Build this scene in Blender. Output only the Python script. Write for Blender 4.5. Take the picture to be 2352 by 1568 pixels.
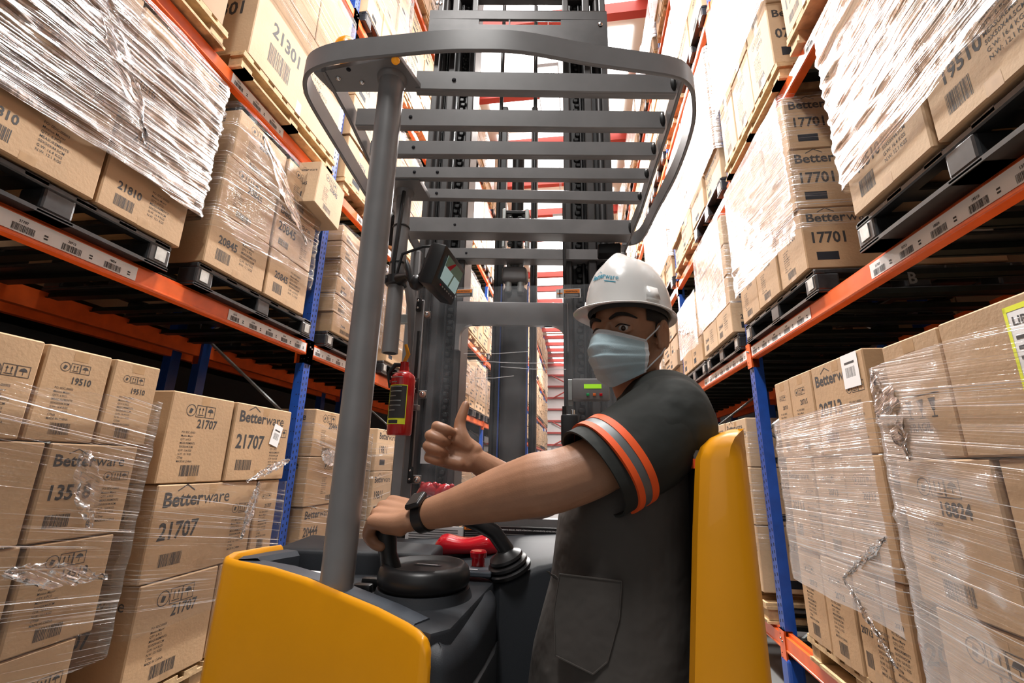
import bpy, bmesh, math, random
import numpy as np
from mathutils import Vector, Matrix, noise
random.seed(7)
S = bpy.context.scene
for o in list(bpy.data.objects): bpy.data.objects.remove(o)
H = 1.5                                   # camera height above the floor; all z below are relative to it

# ------------------------------------------------------------------ camera
cam_d = bpy.data.cameras.new('camera'); cam = bpy.data.objects.new('camera', cam_d)
S.collection.objects.link(cam); S.camera = cam
cam_d.sensor_width = 36.0; cam_d.lens = 36.0*1048/2352; cam_d.clip_start = 0.02; cam_d.clip_end = 300
vY = Vector((1332-1176, -(1070-784), -1048)).normalized()
vZ = Vector((1258-1176, -(-3100-784), -1048)); vZ = (vZ - vZ.dot(vY)*vY).normalized()
vX = vY.cross(vZ)
RC = Matrix((vX, vY, vZ))                 # camera space -> world
cam.matrix_world = Matrix.Translation((0, 0, H)) @ RC.to_4x4()

def ray(px, py): return RC @ Vector((px-1176, -(py-784), -1048))
def ony(px, py, Y): d = ray(px, py); return d*(Y/d.y)
def onz(px, py, Z): d = ray(px, py); return d*(Z/d.z)
def proj(p):
    q = RC.transposed() @ Vector(p)
    if q.z > -0.05: return None
    return (1176+1048*q.x/-q.z, 784-1048*q.y/-q.z)

# ------------------------------------------------------------------ world, exposure, big lights
W = bpy.data.worlds.new('world'); S.world = W; W.use_nodes = True
W.node_tree.nodes['Background'].inputs[0].default_value = (1.0, 0.98, 0.95, 1)
W.node_tree.nodes['Background'].inputs[1].default_value = 0.16
S.view_settings.view_transform = 'Standard'; S.view_settings.look = 'None'
S.view_settings.gamma = 1.0; S.view_settings.use_curve_mapping = False
S.view_settings.exposure = -0.6
LAMPS = [(-1.5, 6.0, 330), (2.5, 6.3, 680), (7.0, 6.5, 1150), (12, 6.6, 1150), (18, 6.8, 900), (26, 6.8, 900), (35, 6.8, 800)]
FRONT_LIGHT = 17          # strength of the added fill light behind the camera

# ------------------------------------------------------------------ materials
def mat(name, col, rough=.5, metal=0, noise_s=None, noise_a=.12, bump=None, bs=200, coat=0, emit=None, es=1, alpha=1, spec=.5):
    m = bpy.data.materials.new(name); m.use_nodes = True
    nt = m.node_tree; b = nt.nodes['Principled BSDF']
    c = (*col, 1)
    b.inputs['Base Color'].default_value = c; b.inputs['Roughness'].default_value = rough
    b.inputs['Metallic'].default_value = metal; b.inputs['Coat Weight'].default_value = coat
    b.inputs['Specular IOR Level'].default_value = spec
    if emit: b.inputs['Emission Color'].default_value = (*emit, 1); b.inputs['Emission Strength'].default_value = es
    if noise_s or bump:
        tc = nt.nodes.new('ShaderNodeTexCoord')
    if noise_s:
        n = nt.nodes.new('ShaderNodeTexNoise'); n.inputs['Scale'].default_value = noise_s; n.inputs['Detail'].default_value = 5
        nt.links.new(tc.outputs['Object'], n.inputs['Vector'])
        r = nt.nodes.new('ShaderNodeValToRGB')
        r.color_ramp.elements[0].position = .3; r.color_ramp.elements[1].position = .7
        r.color_ramp.elements[0].color = (*[max(0, x*(1-noise_a)) for x in col], 1)
        r.color_ramp.elements[1].color = (*[min(1, x*(1+noise_a)) for x in col], 1)
        nt.links.new(n.outputs['Fac'], r.inputs['Fac']); nt.links.new(r.outputs['Color'], b.inputs['Base Color'])
    if bump:
        n2 = nt.nodes.new('ShaderNodeTexNoise'); n2.inputs['Scale'].default_value = bs; n2.inputs['Detail'].default_value = 3
        nt.links.new(tc.outputs['Object'], n2.inputs['Vector'])
        bp = nt.nodes.new('ShaderNodeBump'); bp.inputs['Strength'].default_value = bump; bp.inputs['Distance'].default_value = .01
        nt.links.new(n2.outputs['Fac'], bp.inputs['Height']); nt.links.new(bp.outputs['Normal'], b.inputs['Normal'])
    return m

def film_mat(name, tilt, dens, rough=.09, thin=170, heavy=False):
    """thin clear stretch film: see-through, glossy, with drawn-out strands"""
    m = bpy.data.materials.new(name); m.use_nodes = True
    nt = m.node_tree; nt.nodes.clear(); N = nt.nodes.new; L = nt.links.new
    out = N('ShaderNodeOutputMaterial'); mix = N('ShaderNodeMixShader'); tr = N('ShaderNodeBsdfTransparent')
    tr.inputs[0].default_value = (.97, .97, .97, 1)
    gl = N('ShaderNodeBsdfPrincipled'); gl.inputs['Base Color'].default_value = (.78, .78, .79, 1) if heavy else (.76, .76, .76, 1); gl.inputs['Roughness'].default_value = rough
    gl.inputs['Metallic'].default_value = .85 if heavy else .6
    tc = N('ShaderNodeTexCoord'); mp = N('ShaderNodeMapping'); mp.inputs['Rotation'].default_value = (tilt, 0, 0)
    L(tc.outputs['Object'], mp.inputs['Vector'])
    sc = N('ShaderNodeVectorMath'); sc.operation = 'MULTIPLY'; sc.inputs[1].default_value = (.7, .7, thin)
    L(mp.outputs['Vector'], sc.inputs[0])
    n = N('ShaderNodeTexNoise'); n.inputs['Scale'].default_value = 1; n.inputs['Detail'].default_value = 2.5; n.inputs['Distortion'].default_value = .25
    L(sc.outputs['Vector'], n.inputs['Vector'])
    r = N('ShaderNodeMapRange'); r.inputs['From Min'].default_value = .40 if heavy else .57; r.inputs['From Max'].default_value = .60 if heavy else .70
    r.inputs['To Min'].default_value = .0; r.inputs['To Max'].default_value = dens
    L(n.outputs['Fac'], r.inputs['Value'])
    sc2 = N('ShaderNodeVectorMath'); sc2.operation = 'MULTIPLY'; sc2.inputs[1].default_value = (1.6, 1.6, 5)
    L(mp.outputs['Vector'], sc2.inputs[0])
    n2 = N('ShaderNodeTexNoise'); n2.inputs['Scale'].default_value = 1; n2.inputs['Detail'].default_value = 3
    L(sc2.outputs['Vector'], n2.inputs['Vector'])
    r2 = N('ShaderNodeMapRange'); r2.inputs['From Min'].default_value = .40; r2.inputs['From Max'].default_value = .62
    r2.inputs['To Min'].default_value = .3 if heavy else -.25; r2.inputs['To Max'].default_value = 1.25
    L(n2.outputs['Fac'], r2.inputs['Value'])
    mu = N('ShaderNodeMath'); mu.operation = 'MULTIPLY'; L(r.outputs['Result'], mu.inputs[0]); L(r2.outputs['Result'], mu.inputs[1]); mu.use_clamp = True
    fr = N('ShaderNodeFresnel'); fr.inputs['IOR'].default_value = 1.2
    ad = N('ShaderNodeMath'); ad.operation = 'ADD'; ad.use_clamp = True
    fm = N('ShaderNodeMath'); fm.operation = 'MULTIPLY'; fm.inputs[1].default_value = 1.0 if heavy else .5; L(fr.outputs[0], fm.inputs[0])
    sc4 = N('ShaderNodeVectorMath'); sc4.operation = 'MULTIPLY'; sc4.inputs[1].default_value = (.45, .45, 150); L(mp.outputs['Vector'], sc4.inputs[0])
    n4 = N('ShaderNodeTexNoise'); n4.inputs['Scale'].default_value = 1; n4.inputs['Detail'].default_value = 1; n4.inputs['Distortion'].default_value = .15; L(sc4.outputs['Vector'], n4.inputs['Vector'])
    r4 = N('ShaderNodeMapRange'); r4.inputs['From Min'].default_value = .655; r4.inputs['From Max'].default_value = .70; r4.inputs['To Max'].default_value = .85; L(n4.outputs['Fac'], r4.inputs['Value'])
    mx = N('ShaderNodeMath'); mx.operation = 'MAXIMUM'; L(mu.outputs[0], mx.inputs[0]); L(r4.outputs['Result'], mx.inputs[1])
    L(mx.outputs[0], ad.inputs[0]); L(fm.outputs[0], ad.inputs[1])
    ad2 = N('ShaderNodeMath'); ad2.operation = 'ADD'; ad2.inputs[1].default_value = .14 if heavy else .03; ad2.use_clamp = True
    L(ad.outputs[0], ad2.inputs[0])
    bp = N('ShaderNodeBump'); bp.inputs['Strength'].default_value = .9; bp.inputs['Distance'].default_value = .010 if heavy else .006
    L(n.outputs['Fac'], bp.inputs['Height'])
    n3 = N('ShaderNodeTexNoise'); n3.inputs['Scale'].default_value = 11; n3.inputs['Detail'].default_value = 4
    L(tc.outputs['Object'], n3.inputs['Vector'])
    bp2 = N('ShaderNodeBump'); bp2.inputs['Strength'].default_value = .55 if heavy else .3; bp2.inputs['Distance'].default_value = .02
    L(n3.outputs['Fac'], bp2.inputs['Height']); L(bp.outputs['Normal'], bp2.inputs['Normal']); L(bp2.outputs['Normal'], gl.inputs['Normal'])
    L(ad2.outputs[0], mix.inputs['Fac']); L(tr.outputs[0], mix.inputs[1]); L(gl.outputs[0], mix.inputs[2]); L(mix.outputs[0], out.inputs[0])
    return m

def clear_mat(name, op=.1, col=(.8, .85, .9), rough=.05):
    m = bpy.data.materials.new(name); m.use_nodes = True
    nt = m.node_tree; nt.nodes.clear(); N = nt.nodes.new; L = nt.links.new
    out = N('ShaderNodeOutputMaterial'); mix = N('ShaderNodeMixShader'); tr = N('ShaderNodeBsdfTransparent'); g = N('ShaderNodeBsdfPrincipled')
    g.inputs['Base Color'].default_value = (*col, 1); g.inputs['Roughness'].default_value = rough
    tc = N('ShaderNodeTexCoord'); n = N('ShaderNodeTexNoise'); n.inputs['Scale'].default_value = 9; n.inputs['Detail'].default_value = 6
    L(tc.outputs['Object'], n.inputs['Vector'])
    r = N('ShaderNodeMapRange'); r.inputs['From Min'].default_value = .35; r.inputs['From Max'].default_value = .8
    r.inputs['To Min'].default_value = op*.6; r.inputs['To Max'].default_value = op*2.2; L(n.outputs['Fac'], r.inputs['Value'])
    L(r.outputs['Result'], mix.inputs['Fac']); L(tr.outputs[0], mix.inputs[1]); L(g.outputs[0], mix.inputs[2]); L(mix.outputs[0], out.inputs[0])
    return m

M = dict(
    card=mat('cardboard', (.43, .275, .150), .75, noise_s=3.5, noise_a=.10, bump=.12, bs=60),
    card2=mat('cardboard_pale', (.50, .345, .21), .75, noise_s=3.5, noise_a=.10, bump=.1, bs=60),
    card3=mat('cardboard_dark', (.36, .24, .145), .8, noise_s=3.5, noise_a=.12),
    tape=mat('tape', (.40, .25, .13), .35, noise_s=30, noise_a=.1),
    ink=mat('ink', (.035, .032, .032), .7),
    paper=mat('paper', (.80, .80, .80), .6),
    orange=mat('orange_paint', (.78, .125, .022), .32, noise_s=14, noise_a=.10),
    blue=mat('blue_paint', (.012, .065, .33), .3, noise_s=12, noise_a=.15),
    hole=mat('hole_dark', (.005, .006, .012), .8),
    galv=mat('galvanised', (.42, .44, .43), .42, .7, noise_s=25, noise_a=.2),
    deck=mat('deck_steel', (.022, .027, .024), .45, .6, noise_s=10, noise_a=.2),
    wood=mat('pallet_wood', (.50, .34, .18), .8, noise_s=18, noise_a=.25, bump=.3, bs=40),
    plast=mat('black_plastic', (.022, .023, .025), .33, noise_s=30, noise_a=.3),
    steel=mat('grey_steel_paint', (.20, .195, .196), .33, noise_s=9, noise_a=.12, spec=.7),
    steel2=mat('mast_steel', (.045, .042, .042), .42, .2, noise_s=9, noise_a=.3),
    chain=mat('chain_steel', (.03, .03, .03), .35, .6),
    chrome=mat('chrome', (.8, .8, .8), .15, 1),
    yellow=mat('yellow_paint', (.80, .33, .004), .33, noise_s=4, noise_a=.06, coat=.3),
    dash=mat('dash_plastic', (.026, .029, .034), .55, bump=.08, bs=600, spec=.3),
    dash2=mat('dash_plastic_blue', (.05, .06, .075), .5, bump=.08, bs=600),
    black=mat('black_rubber', (.012, .012, .013), .38),
    red=mat('red_plastic', (.55, .008, .018), .16, coat=.5),
    redp=mat('red_paint', (.50, .012, .012), .2, coat=.5),
    lens=mat('amber_lens', (.95, .35, .01), .15, emit=(1, .35, .02), es=.3),
    lime=mat('lime_label', (.75, .80, .03), .5),
    lcd=mat('green_lcd', (.25, .6, .02), .3, emit=(.45, .9, .03), es=.7),
    skin=mat('skin', (.40, .20, .115), .45, noise_s=25, noise_a=.08, bump=.06, bs=400),
    lip=mat('nail', (.62, .38, .28), .35),
    hair=mat('hair_black', (.012, .010, .009), .6, bump=.6, bs=900),
    eyew=mat('eye_white', (.55, .52, .5), .2), iris=mat('iris_brown', (.035, .018, .01), .1),
    hat=mat('white_helmet', (.80, .79, .77), .22, coat=.4), band=mat('helmet_band', (.05, .05, .05), .7),
    logo=mat('logo_blue', (.01, .28, .42), .5),
    shirtb=mat('black_cloth', (.016, .019, .017), .8, bump=.75, bs=11),
    shirtg=mat('grey_cloth', (.066, .058, .052), .8, bump=.8, bs=12, noise_s=5, noise_a=.12),
    hiviz=mat('orange_tape', (1.0, .12, .02), .6), refl=mat('reflective_tape', (.16, .17, .175), .45, .3),
    pants=mat('navy_trousers', (.012, .014, .025), .85, noise_s=6, noise_a=.2),
    wall=mat('wall_white', (.82, .80, .78), .7, noise_s=.8, noise_a=.05),
    dim=mat('side_wall_darkened', (.03, .03, .03), .8),  # near-black so the colour itself supplies the gloom beyond the racks
    redbeam=mat('red_roof_steel', (.48, .045, .03), .5),
    floor=mat('concrete_floor', (.15, .15, .148), .35, noise_s=1.3, noise_a=.12),
    roof=mat('roof_sheet', (.85, .82, .78), .6),
    mapc=mat('mask_cloth', (.50, .66, .72), .75, bump=.12, bs=500), maskw=mat('mask_white', (.78, .80, .82), .8),
    warn=mat('warning_orange', (.9, .25, .02), .5), screen=mat('screen_view', (.3, .4, .4), .15, emit=(.45, .62, .60), es=.55),
    screen2=mat('screen_dark', (.05, .06, .05), .2, emit=(.10, .13, .08), es=.6),
    green=mat('green_button', (.01, .35, .10), .4), orb=mat('orange_button', (.85, .16, .02), .4),
    lamp=mat('lamp_diffuser', (1, 1, 1), .5, emit=(1, .98, .95), es=14),
    sky=mat('roof_light_panel', (1, 1, 1), .5, emit=(1, .99, .97), es=7),
    filmtail=None)
M['film'] = film_mat('stretch_film', 0.02, .5)
M['filmu'] = film_mat('stretch_film_rising', 0.16, .6)
M['filmd'] = film_mat('stretch_film_falling', -0.10, .55)
M['filmh'] = film_mat('stretch_film_heavy', -0.05, 1.0, .2, 90, True)
M['filmh2'] = film_mat('stretch_film_heavy_rising', 0.10, .9, .2, 90, True)
M['filmtail'] = film_mat('film_crumple', 0.5, 1.0, .15, 60, True)
M['clear'] = clear_mat('clear_polycarbonate', .05)

# ------------------------------------------------------------------ helpers
ORG = {}
class MB:
    def __init__(s): s.v = []; s.f = []; s.m = []; s.mats = []; s.smooth = False
    def mi(s, m):
        m = M[m] if isinstance(m, str) else m
        if m not in s.mats: s.mats.append(m)
        return s.mats.index(m)
    def add(s, vs, fs, m):
        b = len(s.v); k = s.mi(m); s.v += [tuple(x) for x in vs]
        for f in fs: s.f.append([i+b for i in f]); s.m.append(k)
    def box(s, c, d, m, R=None):
        c = Vector(c); vs = []
        for x in (-.5, .5):
            for y in (-.5, .5):
                for z in (-.5, .5):
                    p = Vector((x*d[0], y*d[1], z*d[2]))
                    if R: p = R @ p
                    vs.append(c+p)
        s.add(vs, [(0, 1, 3, 2), (4, 6, 7, 5), (0, 4, 5, 1), (2, 3, 7, 6), (0, 2, 6, 4), (1, 5, 7, 3)], m)
    def bb(s, a, b, m):
        s.box([(a[i]+b[i])/2 for i in range(3)], [abs(b[i]-a[i]) for i in range(3)], m)
    def rbox(s, c, d, m, r=.01, seg=2, R=None):
        bm = bmesh.new(); bmesh.ops.create_cube(bm, size=1)
        bmesh.ops.scale(bm, vec=d, verts=bm.verts)
        bmesh.ops.bevel(bm, geom=bm.edges[:]+bm.verts[:], offset=min(r, min(d)*.49), segments=seg, affect='EDGES', profile=.5)
        s.bm(bm, m, Vector(c), R)
    def bm(s, bm, m, c=Vector((0, 0, 0)), R=None):
        bm.verts.index_update()
        vs = [(R @ v.co if R else v.co)+c for v in bm.verts]
        s.add(vs, [[v.index for v in f.verts] for f in bm.faces], m); bm.free()
    def prism(s, pts, z0, z1, m, bev=0, seg=2):
        """extrude a plan polygon between two heights (z1 may be per point)"""
        z1s = z1 if isinstance(z1, (list, tuple)) else [z1]*len(pts)
        bm = bmesh.new()
        lo = [bm.verts.new((p[0], p[1], z0)) for p in pts]; hi = [bm.verts.new((p[0], p[1], z)) for p, z in zip(pts, z1s)]
        n = len(pts)
        for i in range(n): bm.faces.new((lo[i], lo[(i+1) % n], hi[(i+1) % n], hi[i]))
        t = bm.faces.new(hi); bm.faces.new(lo[::-1])
        bmesh.ops.recalc_face_normals(bm, faces=bm.faces)
        if bev: bmesh.ops.bevel(bm, geom=[e for e in t.edges], offset=bev, segments=seg, affect='EDGES', profile=.5)
        s.bm(bm, m)
    def loft(s, rings, m, cap=True):
        """rings: lists of equal length of points"""
        n = len(rings[0]); vs = [p for r in rings for p in r]; fs = []
        for k in range(len(rings)-1):
            for i in range(n):
                a = k*n+i; b = k*n+(i+1) % n
                fs.append((a, b, b+n, a+n))
        if cap: fs.append(list(range(n))[::-1]); fs.append([(len(rings)-1)*n+i for i in range(n)])
        s.add(vs, fs, m)
    def tube(s, pts, rad, m, n=12, closed=False):
        pts = [Vector(p) for p in pts]; k = len(pts)
        rads = rad if isinstance(rad, (list, tuple)) else [rad]*k
        rings = []; up = None
        for i, p in enumerate(pts):
            t = (pts[min(i+1, k-1)]-pts[max(i-1, 0)]).normalized()
            if up is None:
                up = Vector((0, 0, 1)) if abs(t.z) < .9 else Vector((1, 0, 0))
            up = (up - up.dot(t)*t).normalized(); sd = t.cross(up)
            rings.append([p+(up*math.cos(a)+sd*math.sin(a))*rads[i] for a in [2*math.pi*j/n for j in range(n)]])
        s.loft(rings, m)
    def sphere(s, c, r, m, R=None, n=16, k=10):
        r = r if isinstance(r, (list, tuple)) else (r, r, r); c = Vector(c); vs = []; fs = []
        for i in range(1, k):
            th = math.pi*i/k
            for j in range(n):
                a = 2*math.pi*j/n
                p = Vector((r[0]*math.sin(th)*math.cos(a), r[1]*math.sin(th)*math.sin(a), r[2]*math.cos(th)))
                vs.append(c+(R @ p if R else p))
        top = Vector((0, 0, r[2])); vs.append(c+(R @ top if R else top)); vs.append(c-(R @ top if R else top))
        for i in range(k-2):
            for j in range(n):
                a = i*n+j; b = i*n+(j+1) % n; fs.append((a, a+n, b+n, b))
        T = len(vs)-2
        for j in range(n):
            fs.append((T, j, (j+1) % n)); q = (k-2)*n; fs.append((T+1, q+(j+1) % n, q+j))
        s.add(vs, fs, m)
    def limb(s, pts, rads, m='skin', n=14):
        """rounded tapering limb, closed, meant to be fused by remeshing"""
        P = []; Rr = []
        pts = [Vector(p) for p in pts]
        for i in range(len(pts)-1):
            st = 6
            for k in range(st):
                t = k/st; p0 = pts[max(i-1, 0)]; p1 = pts[i]; p2 = pts[i+1]; p3 = pts[min(i+2, len(pts)-1)]
                q = .5*((2*p1)+(p2-p0)*t+(2*p0-5*p1+4*p2-p3)*t*t+(3*p1-p0-3*p2+p3)*t**3)
                P.append(q); Rr.append(rads[i]*(1-t)+rads[i+1]*t)
        P.append(pts[-1]); Rr.append(rads[-1])
        s.tube(P, Rr, m, n); s.sphere(pts[0], rads[0]*.995, m); s.sphere(pts[-1], rads[-1]*.995, m)
    def ell(s, c, e1, e2, a, b, n=28, p=2.0):
        c = Vector(c); e1 = Vector(e1); e2 = Vector(e2); out = []
        for i in range(n):
            t = 2*math.pi*i/n; ct = math.cos(t); st = math.sin(t)
            out.append(c+e1*a*math.copysign(abs(ct)**(2/p), ct)+e2*b*math.copysign(abs(st)**(2/p), st))
        return out
    def lathe(s, c, prof, m, n=32, axis=None):
        """prof: (radius, height) pairs around +Z (or given rotation)"""
        c = Vector(c); rings = []
        for r, h in prof:
            ring = []
            for j in range(n):
                a = 2*math.pi*j/n; p = Vector((r*math.cos(a), r*math.sin(a), h))
                ring.append(c+(axis @ p if axis else p))
            rings.append(ring)
        s.loft(rings, m)
    def mesh(s, name, org=(0, 0, 0)):
        me = bpy.data.meshes.new(name); o = Vector(org)
        me.from_pydata([Vector(v)-o for v in s.v], [], s.f)
        for m in s.mats: me.materials.append(m)
        me.polygons.foreach_set('material_index', s.m)
        if s.smooth:
            me.polygons.foreach_set('use_smooth', [True]*len(s.f))
        me.update()
        if s.smooth and s.smooth != 'all':
            try: me.set_sharp_from_angle(angle=math.radians(s.smooth if isinstance(s.smooth, (int, float)) and s.smooth > 1 else 38))
            except Exception: pass
        return me
    def build(s, name, parent=None, label=None, smooth=None):
        if smooth is not None: s.smooth = smooth
        if parent is not None: org = ORG[parent]
        else:
            a = np.array([tuple(v) for v in s.v]); lo = a.min(0); hi = a.max(0)
            org = Vector(((lo[0]+hi[0])/2, (lo[1]+hi[1])/2, lo[2]))
        o = bpy.data.objects.new(name, s.mesh(name, org)); S.collection.objects.link(o); ORG[o] = org
        if parent is not None: o.parent = parent
        else: o.location = org+Vector((0, 0, H))
        if label: o['label'] = label
        return o
def tag(o, label, cat, group=None, kind=None):
    o['label'] = label; o['category'] = cat
    if group: o['group'] = group
    if kind: o['kind'] = kind
    return o
def thing(name, loc, label, cat, group=None):
    o = bpy.data.objects.new(name, None); S.collection.objects.link(o); o.empty_display_size = .1
    o.location = Vector(loc)+Vector((0, 0, H)); ORG[o] = Vector(loc); return tag(o, label, cat, group)
def struct(mb, name): o = mb.build(name); o['kind'] = 'structure'; return o
def copy_tree(o, loc=None, rz=None, parent=None):
    c = o.copy(); S.collection.objects.link(c)
    if parent: c.parent = parent
    if loc is not None: c.location = Vector(loc)+Vector((0, 0, H))
    if rz is not None: c.rotation_euler = (0, 0, rz)
    for ch in list(o.children): copy_tree(ch, parent=c)
    return c
def fuse(mb, voxel=.003, it=6, fac=.5):
    """voxel-union all shells of mb and smooth: returns (verts, faces)"""
    me = mb.mesh('tmp'); o = bpy.data.objects.new('tmp', me); S.collection.objects.link(o)
    r = o.modifiers.new('r', 'REMESH'); r.mode = 'VOXEL'; r.voxel_size = voxel
    s = o.modifiers.new('s', 'SMOOTH'); s.iterations = it; s.factor = fac
    bpy.context.view_layer.update(); dg = bpy.context.evaluated_depsgraph_get()
    m2 = bpy.data.meshes.new_from_object(o.evaluated_get(dg))
    vs = [v.co.copy() for v in m2.vertices]; fs = [list(p.vertices) for p in m2.polygons]
    bpy.data.objects.remove(o); bpy.data.meshes.remove(me); bpy.data.meshes.remove(m2)
    return vs, fs

# ------------------------------------------------------------------ lettering
TXT = {}
INFO = ['PO: 0DC-00003', 'Mexico Mayor', 'QTY: 6 PCS', 'MEASUREMENTS', '50X50X44.5CM', 'G.W: 16.4 KGS', 'N.W: 12.1 KGS', 'CTN#', 'MADE IN CHINA']
INFO2 = ['PO: WE7115', 'Escurridor Black', 'QTY: 10 PCS', 'MEASUREMENTS', 'G.W: 103 KGS', 'N.W: 9.8 KGS', 'CTN#', 'MADE IN CHINA']
SKUS = ['21707', '20713', '18824', '19510', '13518', '20845', '21810', '17701', '21301', '20444', '0736', '19811']
strings = [('Better', 1), ('ware', 0), ('FRAGIL', 1), ('LIBERADO', 1), ('ADVERTENCIA', 1), ('B', 1), ('0020000001', 0),
           ('PARA UN FUNCIONAMIENTO SEGURO, PRESTE ATENCION A LAS SIGUIENTES ADVERTENCIAS', 1), ('ALMACEN', 1), ('+', 1)]
strings += [(s, 1) for s in SKUS]+[(s, 0) for s in set(INFO+INFO2)]
tmp = []
for s_, b_ in strings:
    cu = bpy.data.curves.new('t', 'FONT'); cu.body = s_; cu.resolution_u = 2; cu.size = 1.0; cu.offset = .026 if b_ else .004
    o = bpy.data.objects.new('t', cu); S.collection.objects.link(o); tmp.append((s_, o, cu))
bpy.context.view_layer.update(); dg = bpy.context.evaluated_depsgraph_get()
for s_, o, cu in tmp:
    me = bpy.data.meshes.new_from_object(o.evaluated_get(dg))
    vs = [(v.co.x, v.co.y) for v in me.vertices]
    TXT[s_] = (vs, [list(p.vertices) for p in me.polygons], max(x for x, y in vs))
    bpy.data.meshes.remove(me)
for s_, o, cu in tmp: bpy.data.objects.remove(o); bpy.data.curves.remove(cu)

class Face:
    """a flat sheet with its own 2-D coordinates, on which marks are printed"""
    def __init__(s, mb, o, u, v, off=.0006):
        s.mb = mb; s.o = Vector(o); s.u = Vector(u).normalized(); s.v = Vector(v).normalized(); s.n = s.u.cross(s.v); s.off = off
    def P(s, a, b, k=1): return s.o+s.u*a+s.v*b+s.n*s.off*k
    def rect(s, a, b, w, h, m='ink', k=1): s.mb.add([s.P(a, b, k), s.P(a+w, b, k), s.P(a+w, b+h, k), s.P(a, b+h, k)], [(0, 1, 2, 3)], m)
    def poly(s, pts, m='ink', k=1): s.mb.add([s.P(a, b, k) for a, b in pts], [list(range(len(pts)))], m)
    def text(s, t, a, b, size, m='ink', width=None, k=1, sx=.86):
        if width: sx = 1
        vs, fs, w = TXT[t]
        if width: size = width/w
        s.mb.add([s.P(a+x*size*sx, b+y*size, k) for x, y in vs], fs, m); return w*size*sx
    def frame(s, a, b, w, h, t, m='ink'):
        s.rect(a, b, w, t, m); s.rect(a, b+h-t, w, t, m); s.rect(a, b, t, h, m); s.rect(a+w-t, b, t, h, m)
    def logo(s, a, b, w, m='ink'):
        tot = TXT['Better'][2]+TXT['ware'][2]+.04; z = w/tot
        x = s.text('Better', a, b, z, m, sx=1); s.text('ware', a+x+.03*z, b, z, m, sx=1)
        c = a+.52*x; y = b+.80*z; t = .07*z; q = .55*z
        s.poly([(c-q, y), (c-q, y-t), (c, y+.30*z-t), (c, y+.30*z)], m); s.poly([(c, y+.30*z), (c, y+.30*z-t), (c+q, y-t), (c+q, y)], m)
    def icons(s, a, b, h):
        t = h*.05
        for i in range(3):
            x = a+i*h*1.02; 
            if i: s.frame(x, b, h, h, t)
            cx = x+h/2
            if i == 0:
                n = 14
                for j in range(n):
                    a0 = 2*math.pi*j/n; a1 = 2*math.pi*(j+1)/n; r0 = h*.44; r1 = h*.5
                    s.poly([(cx+r0*math.cos(a0), b+h/2+r0*math.sin(a0)), (cx+r1*math.cos(a0), b+h/2+r1*math.sin(a0)),
                            (cx+r1*math.cos(a1), b+h/2+r1*math.sin(a1)), (cx+r0*math.cos(a1), b+h/2+r0*math.sin(a1))])
                s.poly([(cx-h*.2, b+h*.3), (cx+h*.05, b+h*.25), (cx+h*.2, b+h*.6), (cx-h*.1, b+h*.7)])
            elif i == 1:
                for q in (-.17, .17):
                    s.rect(cx+q*h-t/2, b+h*.28, t*1.2, h*.5); s.poly([(cx+q*h-h*.09, b+h*.62), (cx+q*h+h*.11, b+h*.62), (cx+q*h+t*.1, b+h*.84)])
                s.rect(cx-h*.32, b+h*.16, h*.64, t*1.2)
            else:
                s.poly([(cx-h*.33, b+h*.5), (cx+h*.33, b+h*.5), (cx+h*.22, b+h*.72), (cx, b+h*.82), (cx-h*.22, b+h*.72)])
                s.rect(cx-t*.5, b+h*.18, t, h*.4)
    def barcode(s, a, b, w, h, seed=1, m='ink'):
        r = random.Random(seed); x = 0
        while x < w*.97:
            q = r.choice((.012, .02, .03))*w; s.rect(a+x, b, min(q, w-x), h, m); x += q+r.choice((.01, .018, .028))*w
    def info(s, a, b, h, lines=INFO):
        """block of printed lines, top at b"""
        for i, l in enumerate(lines): s.text(l, a, b-h*(i+1), h*.82)

def print_face(mb, o, u, v, w, h, style, sku, seed=0, lod=0):
    F = Face(mb, o, u, v); k = min(w, h*1.15)
    if style == 'plain' : return
    if style == 'logo':
        F.logo(.06*w, .76*h, min(.8*w, 1.0*h), 'ink')
        F.text(sku, .07*w, .42*h, .24*k*.9)
        if not lod:
            F.icons(w-.36*k, .60*h, .10*k); F.info(w-.34*k, .54*h, .036*h*1.2)
            F.barcode(.12*w, .14*h, .26*k, .13*h, seed)
        else: F.rect(.12*w, .14*h, .26*k, .13*h, 'hole')
    elif style == 'info':
        F.text(sku, .42*w, .62*h, .15*k)
        if not lod:
            F.icons(.22*w, .74*h, .15*k); F.info(.22*w, .59*h, .040*h)
            F.barcode(.30*w, .08*h, .30*k, .12*h, seed)
        else: F.rect(.3*w, .08*h, .3*k, .12*h, 'hole')
    elif style == 'frag':
        # glasses and the word fragil
        c = w*.5; b = h*.30; q = .15*k
        F.rect(c-2.2*q, b+2.0*q, 4.4*q, .08*q)
        for i in (-1.3, 0, 1.3):
            x = c+i*q; F.poly([(x-.38*q, b+1.7*q), (x-.12*q, b+.7*q), (x+.12*q, b+.7*q), (x+.38*q, b+1.7*q)])
            F.rect(x-.05*q, b+.3*q, .1*q, .5*q); F.rect(x-.3*q, b+.2*q, .6*q, .1*q)
        F.text('FRAGIL', c-1.7*q, b-.8*q, .9*q)
    elif style == 'small':
        F.text(sku, .15*w, .45*h, .2*h)
        if not lod: F.info(.52*w, .8*h, .075*h, INFO[:7]); F.barcode(.15*w, .15*h, .22*w, .2*h, seed)
        else: F.rect(.15*w, .15*h, .22*w, .2*h, 'hole')
BOXM = {}
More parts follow.
